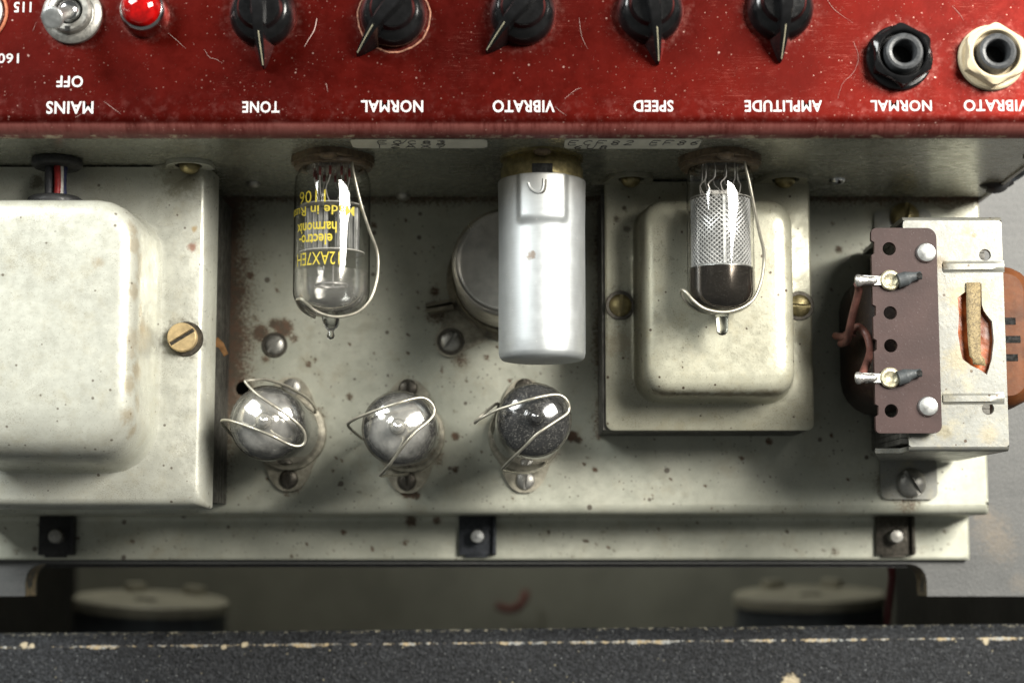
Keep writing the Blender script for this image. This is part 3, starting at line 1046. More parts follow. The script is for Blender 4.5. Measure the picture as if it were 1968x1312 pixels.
ear(312, 401, 303, ZT1 - .2, L1, T1, M_CREAM)
p = A3(353, 650, ZT1) - L1
scr = put("screw", ME_CHEESE, T1, p + Vector((0, 0, .7)), (0, 0, R(32)), M_BRASS)
put("slot_floor", MB().box(-4.0, 4.0, -.58, .58, 1.36, 1.47).mesh("slot_floor", M_IRON), scr)
put("washer", ME_WASHER, scr, (.5, -.6, -.66), mat=M_IRON, scale=(1.0, 1.0, 1.0))
# core of stacked iron sheets
xc = at(443, 700, 0)[0] - .4
core = MB()
for i in range(30):
    z0 = .4 + i * 1.42
    j = random.uniform(-.18, .1)
    core.box(xl + 2, xc + j, yf + 1.2 + j, YW - 3.5, z0, z0 + 1.3)
put("iron_core", core.mesh("iron_core", M_CORE, L1), T1, kind="stuff")
tagp = A3(425, 655, 34) - L1
mb = MB().plate([(0, -1.8), (2.2, -1.2), (5.0, -2.6), (5.6, -1.2), (2.6, .8), (0, 1.4)], 0, .9, mat=Matrix.Translation(A3(414, 655, 30)) @ Matrix.Rotation(R(-32), 4, 'Z'))
put("copper_tag", mb.mesh("copper_tag", simple("copper_tag", (.42, .22, .09), .45, .5, .3, .5, .04, dust=.4), L1), T1)


# grommets with a cable between wall and cover
def grommet(name, label, p, rot, k=1.0):
    t = thing(name, label, "grommet", p, "black rubber grommets of the mains cable", rot=rot)
    put("rubber_ring", MB().lathe([(3.0, -.3), (7.0, -.3), (8.0, .4), (8.2, 1.4), (7.8, 2.4), (6.9, 3.0), (3.4, 3.0), (3.0, 2.4), (2.9, -.3)], 40).mesh("rubber_ring", M_BLACK), t, scale=(k, k, 1.0))
    return t


x1, z1 = on_wall(110, 305, YW)
grommet("cable_grommet", "black rubber grommet in the back wall above the big transformer", (x1, YW, z1), W2, .92)
z2 = ZT1 + 13
x2 = at(107, 383, z2)[0]
grommet("cable_grommet", "black rubber grommet in the back face of the big transformer's cover", (x2, dy1 - .8, z2), (R(-90), 0, 0), 1.0)
cab = thing("mains_cable", "short bundle of red, blue and white wires between two black grommets", "cable", (x1, YW, z1))
for (ox, oz, r, col) in ((-1.9, 1.0, 1.25, (.035, .035, .04)), (.3, 2.0, 1.05, (.22, .012, .012)), (1.7, 1.6, .7, (.45, .43, .40)), (2.6, .4, 1.1, (.015, .018, .06)), (-.6, -.6, 1.1, (.10, .015, .012))):
    a, b = Vector((x1 + ox, YW + 1, z1 + oz)), Vector((x2 + ox * .9 + .4, dy1 - 1.5, z2 + oz * .9))
    mid = a.lerp(b, .5) + Vector((random.uniform(-.6, .6), 0, .6))
    put("wire", MB().tube([a, mid, b], r, 10, 6).mesh("wire", simple("wire_sleeve", col, .45, 0, .25, .6, .05, dust=.25), (x1, YW, z1)), cab)

# --- output transformer in the middle
ZT2 = 30.0
L2 = Vector((60, 74, 0))
T2 = thing("output_transformer", "cream bell-covered output transformer behind the right glass tube, two brass screws", "transformer", L2)
x0, y0 = at(1164, 826, ZT2)
x1_, _ = at(1560, 600, ZT2)
x0 = at(1164, 600, ZT2)[0]
u0, v0 = at(1226, 772, ZT2)
u1, v1 = at(1515, 400, ZT2)
u0 = at(1222, 600, ZT2)[0]
u1 = at(1514, 600, ZT2)[0]
sp = []
for (px, py, r, col, amt) in [(1193, 587, 7, DARKB, .8), (1535, 587, 6, DARKB, .7), (1250, 480, 2.2, (.12, .10, .07), .6), (1205, 440, 1.6, (.09, .07, .05), .8), (1185, 420, 1.6, (.08, .06, .04), .9), (1200, 400, 1.0, (.08, .06, .04), .9), (1190, 660, 6, (.25, .20, .12), .5)]:
    q = A3(px, py, ZT2) - L2
    sp.append((q.x, q.y, q.z, r, col, amt))
for i in range(14):
    q = A3(random.uniform(1228, 1246), 410 + i * 25, ZT2 + 13) - L2
    sp.append((q.x, q.y, q.z, random.uniform(2.0, 4.0), (.19, .15, .085), random.uniform(.2, .55)))
for i in range(12):
    q = A3(1235 + i * 23, 766, ZT2 + 15) - L2
    sp.append((q.x, q.y, q.z, random.uniform(3.0, 5.0), (.16, .125, .07), .6))
M_CREAM2 = cream_paint("cream_paint_dirty", (.49, .48, .375), spots=sp, dirt=1.5)
rings = []
for (ex, z, r) in [(.0, ZT2 - 1.6, 2.4), (.1, ZT2 - .5, 2.4), (-.5, ZT2, 2.6)]:
    rings.append(rrect(x0 - ex, x1_ + ex, y0 - ex, YW - .6, (r, r, .4, .4), z))
hD = 19.0
for (ins, z, r) in [(-1.8, ZT2 + .05, 8.5), (-.8, ZT2 + .4, 8), (-.2, ZT2 + 1.4, 7.6), (.2, ZT2 + 4, 7.2), (.5, ZT2 + hD - 6.0, 7), (1.1, ZT2 + hD - 3.0, 6.8), (2.4, ZT2 + hD - 1.0, 6.2), (4.4, ZT2 + hD - .2, 5.2), (7, ZT2 + hD, 4)]:
    rings.append(rrect(u0 + ins, u1 - ins, v0 + ins, v1 - ins, r, z))
put("bell_cover", MB().loft(rings).mesh("bell_cover", M_CREAM2, L2), T2)
ear(1172, 1258, 330, ZT2 - .4, L2, T2, M_CREAM2)
ear(1470, 1560, 331, ZT2 - .4, L2, T2, M_CREAM2)
for (px, py, rz) in ((1192, 587, 82), (1536, 588, -3)):
    deck_screw(px, py, 22, rz, M_OLDBRASS, z=ZT2, washer=True, parent=T2, org=L2)
core = MB()
for i in range(20):
    z0 = .4 + i * 1.4
    j = random.uniform(-.15, .1)
    core.box(x0 - .9 + j, x1_ - 1.2 + j, y0 + .2 + j, YW - 4, z0, z0 + 1.28)
put("iron_core", core.mesh("iron_core", M_CORE, L2), T2, kind="stuff")

# --- small choke in a bent bracket on the right
ZC = 60.0
L3 = Vector((128, 62, 0))
T3 = thing("choke", "small choke in a pale steel bracket with a brown terminal board, at the right edge", "transformer", L3)
cx0, cy0 = at(1738, 866, ZC)
cx0 = at(1741, 640, ZC)[0]
cx1 = at(1932, 640, ZC)[0]
cy1 = at(1800, 416, ZC)[1]
sp = []
for (px, py, r, col, amt) in [(1870, 450, 3.5, (.25, .20, .12), .4), (1805, 505, 3, (.16, .12, .07), .7), (1900, 835, 4, (.36, .30, .18), .5), (1850, 570, 6, (.33, .28, .16), .7), (1845, 690, 6, (.33, .28, .16), .55), (1890, 560, 4, (.30, .25, .15), .6),
                              (1872, 452, 1.0, DARKB, .9), (1815, 830, 3, (.28, .24, .14), .6), (1860, 460, 7, (.36, .31, .18), .35)]:
    q = A3(px, py, ZC) - L3
    sp.append((q.x, q.y, q.z, r, col, amt))
M_BRACKET = cream_paint("bracket_plate", (.275, .278, .255), spots=sp, dirt=1.5)
mb = MB()
hs = [circ(*at(1893, 490, ZC), 1.75, 18), circ(*at(1899, 785, ZC), 1.8, 18)]
win = [Vector(A3(px, py, ZC)).xy for px, py in [(1840, 572), (1848, 566), (1856, 560), (1857, 545), (1886, 545), (1887, 585), (1891, 597), (1898, 607), (1907, 618), (1910, 655), (1906, 690), (1897, 720), (1886, 712), (1866, 702), (1850, 690), (1846, 672), (1841, 640), (1843, 605)]]
out = [(v.x, v.y) for v in rrect(cx0, cx1, cy0 + 1.2, cy1 - 1.2, .9, 0)]
mb.plate(out, ZC - 1.5, ZC, holes=hs + [[(v.x, v.y) for v in win]])
put("bracket_top", mb.mesh("bracket_top", M_BRACKET, L3), T3)
# legs with rolled bends and feet
for (yy, sg, nm) in ((cy0, -1, 'a'), (cy1, 1, 'b')):
    prof = [(yy - sg * 1.2, ZC - .02)] + [(yy - sg * 1.6 + sg * 1.6 * math.sin(R(a)), ZC - 1.6 + 1.6 * math.cos(R(a))) for a in (25, 50, 75, 90)] + [(yy, ZC - 11.8), (yy, ZC - 12.2), (yy, 2.6)]
    fl = [(yy + sg * 1.0 - sg * 1.0 * math.cos(R(a)), 2.6 - 1.0 * math.sin(R(a)) + 0) for a in (30, 60, 90)]
    fx0, fx1 = cx0 - 8.2, cx0 + 10.5
    mb = MB()
    vs, fs = [], []
    for (y_, z_) in prof:
        vs += [((cx0 if z_ > ZC - 12 or sg > 0 else (cx0 - 7.2 if z_ > 20 else cx0 + 3.5)), y_, z_), (cx1, y_, z_), (cx1, y_ - sg * 1.4, z_ - (.4 if z_ > ZC - 3 else 0)), ((cx0 if z_ > ZC - 12 or sg > 0 else (cx0 - 7.2 if z_ > 20 else cx0 + 3.5)), y_ - sg * 1.4, z_ - (.4 if z_ > ZC - 3 else 0))]
    n = len(prof)
    for i in range(n - 1):
        for k in range(4):
            fs.append((i * 4 + k, i * 4 + (k + 1) % 4, (i + 1) * 4 + (k + 1) % 4, (i + 1) * 4 + k))
    fs.append(((n - 1) * 4, (n - 1) * 4 + 1, (n - 1) * 4 + 2, (n - 1) * 4 + 3))
    mb.add(vs, fs)
    bmx = bmesh.new()
    lg = put("bracket_leg", mb.mesh("bracket_leg", M_BRACKET, L3), T3)
    bmx.from_mesh(lg.data)
    bmesh.ops.recalc_face_normals(bmx, faces=bmx.faces[:])
    bmx.to_mesh(lg.data)
    bmx.free()
    ylo, yhi = (at(1745, 959, 1.4)[1], yy + 1.4) if sg < 0 else (yy - 1.4, at(1745, 403, 1.4)[1])
    ft = [(v.x, v.y) for v in rrect(at(1692, 920, 1.4)[0] if sg < 0 else at(1680, 410, 1.4)[0], at(1801, 920, 1.4)[0] if sg < 0 else at(1790, 410, 1.4)[0], ylo, yhi, 2.4, 0)]
    foot = put("foot", MB().plate(ft, .08, 1.5).mesh("foot", M_BRACKET, L3), T3)
    q = A3(1751, 928, 1.5) if sg < 0 else A3(1738, 416, 1.5)
    s_ = put("screw", ME_DOME, foot, q - L3, (0, 0, R(-58 if sg < 0 else 80)), M_OLDBRASS if sg > 0 else M_STEEL, scale=(1.3, 1.3, 2.1))
# pressed ribs across the top
for py in (513, 766):
    a, b = A3(1812, py, ZC), A3(1930, py - 1, ZC)
    vs, fs = [], []
    for i, (dy, h) in enumerate([(-1.75, 0), (-1.3, .12), (-.9, .7), (.8, .7), (1.3, .12), (1.75, 0)]):
        for k in range(9):
            q = a.lerp(b, k / 8)
            e = .0 if k in (0,) else (1.0 if k < 7 else (.85 if k == 7 else .1))
            vs.append((q.x, q.y + dy, ZC + .03 + h * max(e, .6 if k == 0 else 0)))
    for i in range(5):
        for k in range(8):
            fs.append((i * 9 + k, i * 9 + k + 1, (i + 1) * 9 + k + 1, (i + 1) * 9 + k))
    put("pressed_rib", MB().add(vs, fs).mesh("pressed_rib", M_BRACKET, L3), T3)
# winding and its wrapping, seen through the torn paper and at the sides
M_ORANGE = simple("orange_varnished_paper", (.34, .105, .032), .38, 0, .45, .14, .05, dust=.3)
M_DARKCOIL = simple("brown_varnished_winding", (.115, .042, .022), .4, 0, .5, .12, .06, dust=.2)
m = Mat("varnished_winding")
c = m.mix(m.ramp(m.noise(.14, 4), .3, .7), (.19, .060, .016), (.10, .034, .012))
c = m.mix(m.ramp(m.math('ADD', m.xyz()[0], m.math('MULTIPLY', m.noise(.2, 3), 4.0)), -2, 8, 1, 0), c, (.018, .009, .006))  # left side coloured near black for the shade there
c = m.mix(m.math('MULTIPLY', m.ramp(m.noise(.7, 6, .75), .5, .75), .22), c, (.26, .19, .11))
m.bump(m.noise(.4, 5), .08)
M_WIND = m.fin(c, .55, 0, Specular_IOR_Level=.3)
mb = MB()
wx0, wx1 = cx0 - 10.5, cx1 + 15.5
wy0, wy1 = at(1950, 788, 38)[1], at(1950, 512, 38)[1]
rr = []
for (ex, z) in [(-2, 10), (0, 14), (0, 36), (-.4, 40), (-2, 44), (-6, 47.0)]:
    rr.append(rrect(wx0 - ex, wx1 + ex, wy0 - ex * .6, wy1 + ex * .6, 11 + min(0, ex), z))
put("winding", MB().loft(rr, cap0=True).mesh("winding", M_WIND, L3), T3)
for (py, wd) in ((617, 22), (652, 30), (687, 24)):
    q = A3(1950, py, 47.0)
    for dz in (0,):
        x_ = cx1 - 4
        put("winding_slot", MB().box(x_, x_ + (wd + 47) / 6.3, q.y - 1.05, q.y + 1.05, 45.6, 47.12).mesh("winding_slot", M_HOLE, L3), T3)
mb = MB()
for i in range(36):
    y_ = cy0 + 3 + i * (cy1 - cy0 - 6) / 36
    mb.box(cx0 + 1.2, cx1 - 1.2, y_, y_ + (cy1 - cy0 - 6) / 36 * .9, 3, 45.5 + random.uniform(-.1, .1))
put("iron_core", mb.mesh("iron_core", M_CORE, L3), T3, kind="stuff")
# torn wrapping under the window: orange varnish and a strip of old tape
vs, fs = [], []
NX, NY = 9, 20
xa, xb = A3(1835, 600, ZC).x, A3(1916, 600, ZC).x
ya, yb = at(1870, 722, ZC)[1], at(1870, 538, ZC)[1]
for j in range(NY + 1):
    for i in range(NX + 1):
        vs.append((xa + (xb - xa) * i / NX, ya + (yb - ya) * j / NY, ZC - 1.9 + .35 * mnoise.noise(Vector((i * .6, j * .45, 3)))))
for j in range(NY):
    for i in range(NX):
        a = j * (NX + 1) + i
        fs.append((a, a + 1, a + NX + 2, a + NX + 1))
put("varnished_paper", MB().add(vs, fs).mesh("varnished_paper", simple("amber_varnish", (.46, .115, .03), .28, 0, .6, .16, .08, dust=.25), L3), T3)
vs, fs = [], []
q0, q1 = A3(1859, 543, ZC), A3(1888, 700, ZC)
edge_l = [(1857, 543), (1857, 580), (1858, 620), (1860, 660), (1863, 684), (1868, 690), (1870, 700)]
edge_r = [(1884, 543), (1884, 580), (1884, 620), (1884, 660), (1885, 682), (1892, 690), (1894, 703)]
for (l, r_) in zip(edge_l, edge_r):
    for t in (0, .33, .67, 1):
        q = A3(l[0] + (r_[0] - l[0]) * t, l[1] + (r_[1] - l[1]) * t, ZC + .35)
        vs.append((q.x, q.y, q.z + random.uniform(-.12, .12)))
for j in range(len(edge_l) - 1):
    for i in range(3):
        a = j * 4 + i
        fs.append((a, a + 1, a + 5, a + 4))
m = Mat("aged_tape")
sp_ = m.ramp(m.noise(1.4, 3, .7, dist=1.5), .47, .56)
c = m.mix(m.math('MULTIPLY', sp_, .7), (.36, .275, .14), (.09, .065, .035))
m.bump(m.noise(1.4, 3, .7, dist=1.5), .25)
M_TAPE = m.fin(c, .55)
tp = put("tape_strip", MB().add(vs, fs).mesh("tape_strip", M_TAPE, L3), T3)
md = tp.modifiers.new("thickness", 'SOLIDIFY')
md.thickness = .35 * U

# terminal board
ZB = 64.5
bx0 = at(1679, 640, ZB)[0]
bx1 = at(1805, 640, ZB)[0]
by0, by1 = at(1740, 832, ZB)[1], at(1740, 438, ZB)[1]
hp = [(1709, 478), (1711, 601), (1712, 664), (1713, 789)]
out = [(v.x, v.y) for v in rrect(bx0, bx1, by0, by1, (1.2, 2.2, 2.8, 1.6), 0)]
# nibbled left edge
k = [i for i, v in enumerate(out) if v[0] < bx0 + .01]
nib = []
yy = by1 - 5
for (pa, pb) in ((462, 490), (585, 609), (650, 675), (776, 800)):
    ya_, yb_ = at(1680, pa, ZB)[1], at(1680, pb, ZB)[1]
    nib += [(bx0, ya_), (bx0 + .9, ya_ - .5), (bx0 + .8, yb_ + .5), (bx0, yb_)]
out = [v for v in out] + nib
m = Mat("brown_paxolin")
c = m.mix(m.ramp(m.noise(.09, 4), .3, .7), (.060, .034, .031), (.046, .026, .024))
c = m.mix(m.math('MULTIPLY', m.dots(1.9, .22, keep=.5), .45), c, (.26, .23, .23))
c = m.mix(m.math('MULTIPLY', m.ramp(m.noise(1.1, 6, .8, dist=1.0), .58, .70), .30), c, (.20, .17, .17))
m.bump(m.noise(1.5, 5), .03)
M_PAX = m.fin(c, .5, 0, Specular_IOR_Level=.25)
bd = put("terminal_board", MB().plate(out, ZB - 1.9, ZB, holes=[circ(*at(px, py, ZB), 1.95, 18) for px, py in hp]).mesh("terminal_board", M_PAX, L3), T3)
for y_ in (by0 + 3, by1 - 9):
    put("spacer", MB().box(cx0 + .6, bx1 - 1.0, y_, y_ + 6, ZC + .03, ZB - 1.95).mesh("spacer", M_STEEL, L3), T3)
ME_BIGRIV = MB().lathe([(2.95, -.1), (2.95, .35), (2.6, 1.05), (1.7, 1.4), (0, 1.5)], 26).mesh("rivet", M_TIN)
for px, py in ((1779, 486), (1783, 781)):
    put("rivet", ME_BIGRIV, bd, A3(px, py, ZB) - L3)
M_SOLDER = simple("solder", (.60, .58, .55), .30, .8, .2, .9, .12)
M_ROSIN = simple("rosin_eyelet", (.50, .46, .32), .35, .5, .35, .8, .1)
M_SLEEVE = simple("grey_sleeve", (.055, .062, .066), .55, 0, .2, .6, .06, dust=.2)
M_HOOKUP = simple("brown_wire", (.13, .052, .04), .5, 0, .25, .4, .05, dust=.25)
for (py, a0) in ((538, -8), (725, -2)):
    z = ZB + .1
    lug = MB()
    pts = [(1645, py - 9), (1700, py - 6), (1700, py + 10), (1645, py + 10)]
    ring = [(v.x, v.y) for v in [A3(px, q, z) for px, q in pts]]
    lug.plate(ring, z, z + .7)
    e = put("solder_lug", lug.mesh("solder_lug", M_TIN, L3), bd)
    q = A3(1710, py + 1, z) - L3
    put("eyelet", MB().lathe([(2.9, 0), (3.0, .7), (2.6, 1.2), (1.9, 1.25), (1.3, .8), (0, .7)], 26).mesh("eyelet", M_ROSIN), e, q)
    pa, pb = A3(1654, py + 1, z + .9), A3(1686, py + 1, z + .8)
    put("solder_blob", MB().tube([A3(1645, py + 2, z + .4), pa, pa.lerp(pb, .5), pb], 1.75, 10, 4, lambda t: .8 + .35 * math.sin(t * 7) * (1 - t) if t < .8 else .8 - (t - .8) * 2.5).mesh("solder_blob", M_SOLDER, L3), e)
    sl = [(1726, py + 2), (1737, py - 1), (1748, py - 5), (1770, py - 9)]
    put("sleeve", MB().tube([A3(*s__, z + 1.4) for s__ in sl], 2.25, 12, 4, lambda t: .95 if t < .5 else .95 - .42 * (min(1, (t - .5) / .35))).mesh("sleeve", M_SLEEVE, L3), bd)
    put("sleeve_hole", MB().lathe([(0, .1), (.85, .1)], 14).mesh("sleeve_hole", M_HOLE), bd, A3(1767, py - 9, z + 2.55) - L3)
put("hookup_wire", MB().tube([A3(1648, 545, ZB - .6), A3(1650, 560, ZB - 4), A3(1640, 600, 56), A3(1633, 630, 52), A3(1628, 655, 46), A3(1616, 660, 40)], 1.15, 10, 6).mesh("hookup_wire", M_HOOKUP, L3), T3)
put("hookup_wire", MB().tube([A3(1655, 722, ZB - .4), A3(1663, 705, 60), A3(1672, 675, 55), A3(1666, 645, 52), A3(1650, 628, 50), A3(1636, 636, 46), A3(1618, 650, 40)], 1.15, 10, 6).mesh("hookup_wire", M_HOOKUP, L3), T3)
put("hookup_wire", MB().tube([A3(1606, 645, 36), A3(1625, 648, 44), A3(1640, 640, 47)], 1.2, 10, 5).mesh("hookup_wire", M_HOOKUP, L3), T3)

# ------------------------------------------------------------------ smoothing capacitor in its clamp
zc = 38.0
px_, py_ = 974, 503
cpos = A3(px_, py_, zc)
CP = thing("capacitor_can", "round dull aluminium capacitor can in a clamp, half hidden by the tube shield", "capacitor", (cpos.x, cpos.y, 0))
M_CAN = simple("grimy_aluminium", (.44, .415, .37), .36, .75, .2, .12, .03, dust=.25)
put("can", MB().lathe([(16.9, .3), (16.9, zc - 2.0), (16.7, zc - .9), (16.2, zc - .2), (15.6, zc + .1), (15.0, zc - .35), (14, zc - .45), (0, zc - .45)], 64).mesh("can", M_CAN), CP)
M_CLAMP = simple('dull_clamp_steel', (.20, .18, .135), .45, .6, .35, .3, .05, dust=.3)
cl = put("clamp", MB().lathe([(17.0, .4), (19.6, .4), (19.8, 1.2), (17.9, 1.7), (17.9, 9.5), (17.4, 10.0), (17.0, 9.8)], 64).mesh("clamp", M_CLAMP), CP)
e0 = A3(866, 656, 1.2) - Vector((cpos.x, cpos.y, 0))
d = Vector((e0.x, e0.y, 0)).normalized()
nrm = Vector((-d.y, d.x, 0))
mb = MB()
outl = []
base = d * 18.6
for k in range(9):
    a = R(-90 + 180 * k / 8)
    outl.append((e0.x + (d.x * math.cos(a) + nrm.x * math.sin(a)) * 5.2, e0.y + (d.y * math.cos(a) + nrm.y * math.sin(a)) * 5.2))
outl += [tuple((base + nrm * 8.5).xy), tuple((base - nrm * 8.5).xy)]
put("clamp_ear", mb.plate(outl, .3, 1.5).mesh("clamp_ear", M_RUSTY), cl)
# pinched lips of the clamp
for (s0, s1) in (((819, 590), (868, 580)), ((822, 600), (872, 592))):
    a, b = A3(*s0, 5) - Vector((cpos.x, cpos.y, 0)), A3(*s1, 5) - Vector((cpos.x, cpos.y, 0))
    a.z = b.z = 0
    t_ = (b - a).normalized()
    n_ = Vector((-t_.y, t_.x, 0)) * .55
    mb = MB()
    r0 = [a + n_, b + n_, b - n_, a - n_]
    mb.loft([[Vector((p.x, p.y, 1.8)) for p in r0], [Vector((p.x, p.y, 9.2)) for p in r0]], cap0=True)
    put("clamp_lip", mb.mesh("clamp_lip", M_CLAMP), cl)

# ------------------------------------------------------------------ tube shield
def tz(P, py, lift=0.0):
    """distance out of the wall for a row of the photograph, at the axis height of socket P"""
    return YW - at(984, py, P.z + lift)[1]


SH = thing("tube_shield", "silver aluminium tube shield can on a brass base at the middle of the back wall", "shield", PB, rot=W2)
a0, a1 = tz(PB, 345, 4), tz(PB, 692, 2)
rc = 12.62


def bulge(r, z, a):
    if r < 10:
        return r
    da = abs(((a - math.pi / 2 + math.pi) % (2 * math.pi)) - math.pi)
    w_ = max(0.0, min(1.0, (R(37) - da) / R(11)))
    e = max(0.0, min(1.0, (a0 + 14.8 - z) / 2.6))
    w_, e = w_ * w_ * (3 - 2 * w_), e * e * (3 - 2 * e)
    rim = .25 * max(0, 1 - (z - a0) / 13.5)
    return r + .85 * w_ * e + rim


pr = [(rc - .5, a0), (rc - .15, a0 - .02), (rc, a0 + .25)] + [(rc, a0 + .25 + (16 - .25) * i / 26) for i in range(1, 27)] + [(rc, a0 + 22), (rc + .02, a0 + 36), (rc, a1 - 6), (rc - .03, a1 - 2.2), (rc - .3, a1 - .9), (rc - 1.0, a1 - .2), (rc - 1.9, a1), (0, a1)]
m = Mat("brushed_aluminium")
c = m.mix(m.ramp(m.noise(.10, 4, stretch=(1, 1, .5)), .3, .7), (.60, .625, .635), (.55, .575, .58))
c = m.mix(m.math('MULTIPLY', m.ramp(m.noise(.9, 4, .6, stretch=(.3, .3, 4)), .4, .7), .14), c, (.35, .37, .38))
c = m.mix(m.math('MULTIPLY', m.dots(.6, .2, keep=.6), .5), c, (.80, .80, .78))
c = m.mix(m.math('MULTIPLY', m.spot(-3.5, 12.2, a0 + 24, 1.6, .9), .7), c, (.22, .14, .08))
z_ = m.xyz()[2]
c = m.mix(m.ramp(z_, a0 + 10, a0 + 1, 0, .35), c, (.40, .36, .30))
m.bump(m.noise(1.2, 3, .6, stretch=(.4, .4, 3)), .006)
M_ALU = m.fin(c, m.ramp(m.noise(.3, 4), .3, .7, .44, .52), .78)
put("shield_can", MB().lathe(pr, 160, mod=bulge).mesh("shield_can", M_ALU), SH)
jn = []
for (px, py) in [(1015, 352), (1018, 360), (1024, 367), (1032, 371), (1040, 369), (1044, 361), (1045, 345)]:
    xq = A3(px, py, PB.z + rc).x - PB.x
    jn.append((xq, math.sqrt(max(.1, (rc + 1.02) ** 2 - xq * xq)) + .02, YW - at(px, py, PB.z + rc)[1]))
put("bayonet_groove", MB().tube(jn, .42, 8, 4).mesh("bayonet_groove", M_ALU), SH)
put("groove_shadow_gap", MB().tube([(p[0] + .55, p[1] - .15, p[2] + .2) for p in jn], .30, 8, 4).mesh("groove_shade", M_IRON), SH)  # dark tube beside the groove, drawn as its shadow

# ------------------------------------------------------------------ glass tubes out of the wall
GLASS = thin_glass("clear_glass", tint=(.935, .935, .925))
GLASSD = thin_glass("dusty_glass", dust=.30)
M_PLATE = simple("tube_plate_grey", (.27, .27, .26), .5, .3, .2, .3, .03)
M_MICA = simple("mica", (.62, .60, .55), .35, 0, .1, .6, 0, Alpha=.55)
M_PIN = simple("nickel_lead", (.60, .58, .55), .4, .5, .2, .8, 0)
M_LEADRED = simple("red_seal_wire", (.25, .05, .05), .4, .3)


def tube_text(par, txt, px0, px1, py0, py1, r, P, bold=.0, hgt=None):
    """yellow print wrapped on the glass, running upside down"""
    vs, fs = glyphs(txt, bold, 2, 1.0)
    out = []
    ya, yb = YW - at(984, py0, P.z + r)[1], YW - at(984, py1, P.z + r)[1]
    sx_ = pxmm(P.z + r * .9, py0)
    xa, xb = (px0 - 984) / sx_ - P.x, (px1 - 984) / sx_ - P.x
    aa, ab = math.asin(max(-1, min(1, xa / r))), math.asin(max(-1, min(1, xb / r)))
    for (u, v) in vs:
        an = ab - u * (ab - aa)
        out.append(((r + .06) * math.sin(an), (r + .06) * math.cos(an), ya + v * (yb - ya)))
    put("lettering", MB().add(out, fs, False).mesh("lettering", M_YELLOWPRINT), par)


# left tube, clear with yellow print
TA = thing("vacuum_tube", "clear glass tube with yellow print lying left of the silver shield", "vacuum tube", PA, "glass tubes lying out of the back wall", W2)
P = PA
ra = 11.15
z = lambda py: tz(P, py)
env = [(3.5, z(312)), (7.2, z(316)), (8.8, z(321)), (10.0, z(330)), (10.8, z(343)), (ra, z(360)), (ra, z(440)), (ra, z(520)), (ra, z(562)), (10.9, z(572)), (10.2, z(583)), (8.9, z(593)), (7.0, z(601)), (4.8, z(606.5)), (3.0, z(609.0)), (0, z(609.6))]
envo = put("glass_envelope", MB().lathe(env, 64).mesh("glass_envelope", GLASS), TA)
gp = [(ra - .55, z(524)), (ra - .5, z(560)), (10.3, z(571)), (9.6, z(581)), (8.4, z(591)), (6.5, z(599)), (4.4, z(604.5)), (2.6, z(607))]
put("getter_mirror", MB().lathe(gp, 56).mesh("getter_mirror", getter("getter_thin", (.50, .49, .46), .15, .85, z(505), z(595), .14, None, .75)), TA)
for (py, rr_) in ((397, 9.4), (486, 9.6)):
    put("mica_disc", MB().lathe([(rr_, z(py)), (rr_, z(py) + .35), (0, z(py) + .35)], 40).lathe([(rr_, z(py)), (0, z(py))], 40).mesh("mica_disc", M_MICA), TA)
for sg in (-1, 1):
    mb = MB().box(sg * 4.4 - 3.4, sg * 4.4 + 3.4, -2.6, 2.6, z(400), z(484), .5)
    for q in range(4):
        mb.box(sg * 4.4 - 2.6 + q * 1.6, sg * 4.4 - 2.2 + q * 1.6, 2.5, 3.1, z(404), z(480), .1)
    put("anode_plate", mb.mesh("anode_plate", M_PLATE), TA)
mb = MB()
for q in range(9):
    a = R(36 * q + 20)
    mb.tube([(5.4 * math.cos(a), 5.4 * math.sin(a), z(318)), (5.4 * math.cos(a), 5.4 * math.sin(a), z(345)), (3.0 * math.cos(a) + 1.5 * math.copysign(1, math.cos(a)), 3.4 * math.sin(a), z(368)), (4.0 * math.cos(a), 3.0 * math.sin(a), z(398))], .2, 6, 3)
put("lead_wire", mb.mesh("lead_wire", M_PIN), TA)
put("seal_beads", MB().lathe([(8.2, z(322)), (7.6, z(332)), (5.0, z(336)), (0, z(337))], 40).mesh("seal_beads", thin_glass("base_glass", (.90, .84, .82), (.6, .55, .52))), TA)
mb = MB()
for q in range(9):
    a = R(36 * q + 20)
    mb.tube([(5.4 * math.cos(a), 5.4 * math.sin(a), z(326)), (5.4 * math.cos(a), 5.4 * math.sin(a), z(343))], .4, 6)
put("seal_wire", mb.mesh("seal_wire", M_LEADRED), TA)
put("getter_ring", MB().tube([(4.5 * math.cos(R(k * 20)), 4.5 * math.sin(R(k * 20)), z(548)) for k in range(19)], .45, 6).mesh("getter_ring", M_PIN), TA)
put("getter_stem", MB().tube([(0, -4.3, z(548)), (0, -4.0, z(490))], .3, 6).mesh("getter_stem", M_PIN), TA)
for a in [("12AX7EH", 569, 653, 483, 508, .0), ("electro-", 573, 640, 448, 470, .02), ("harmonix", 569, 648, 425, 447, .02), ("Made in Russia", 556, 680, 394, 412, .01), ("1106", 574, 627, 364, 388, .0)]:
    tube_text(envo, a[0], a[1], a[2], a[3], a[4], ra, P, a[5])

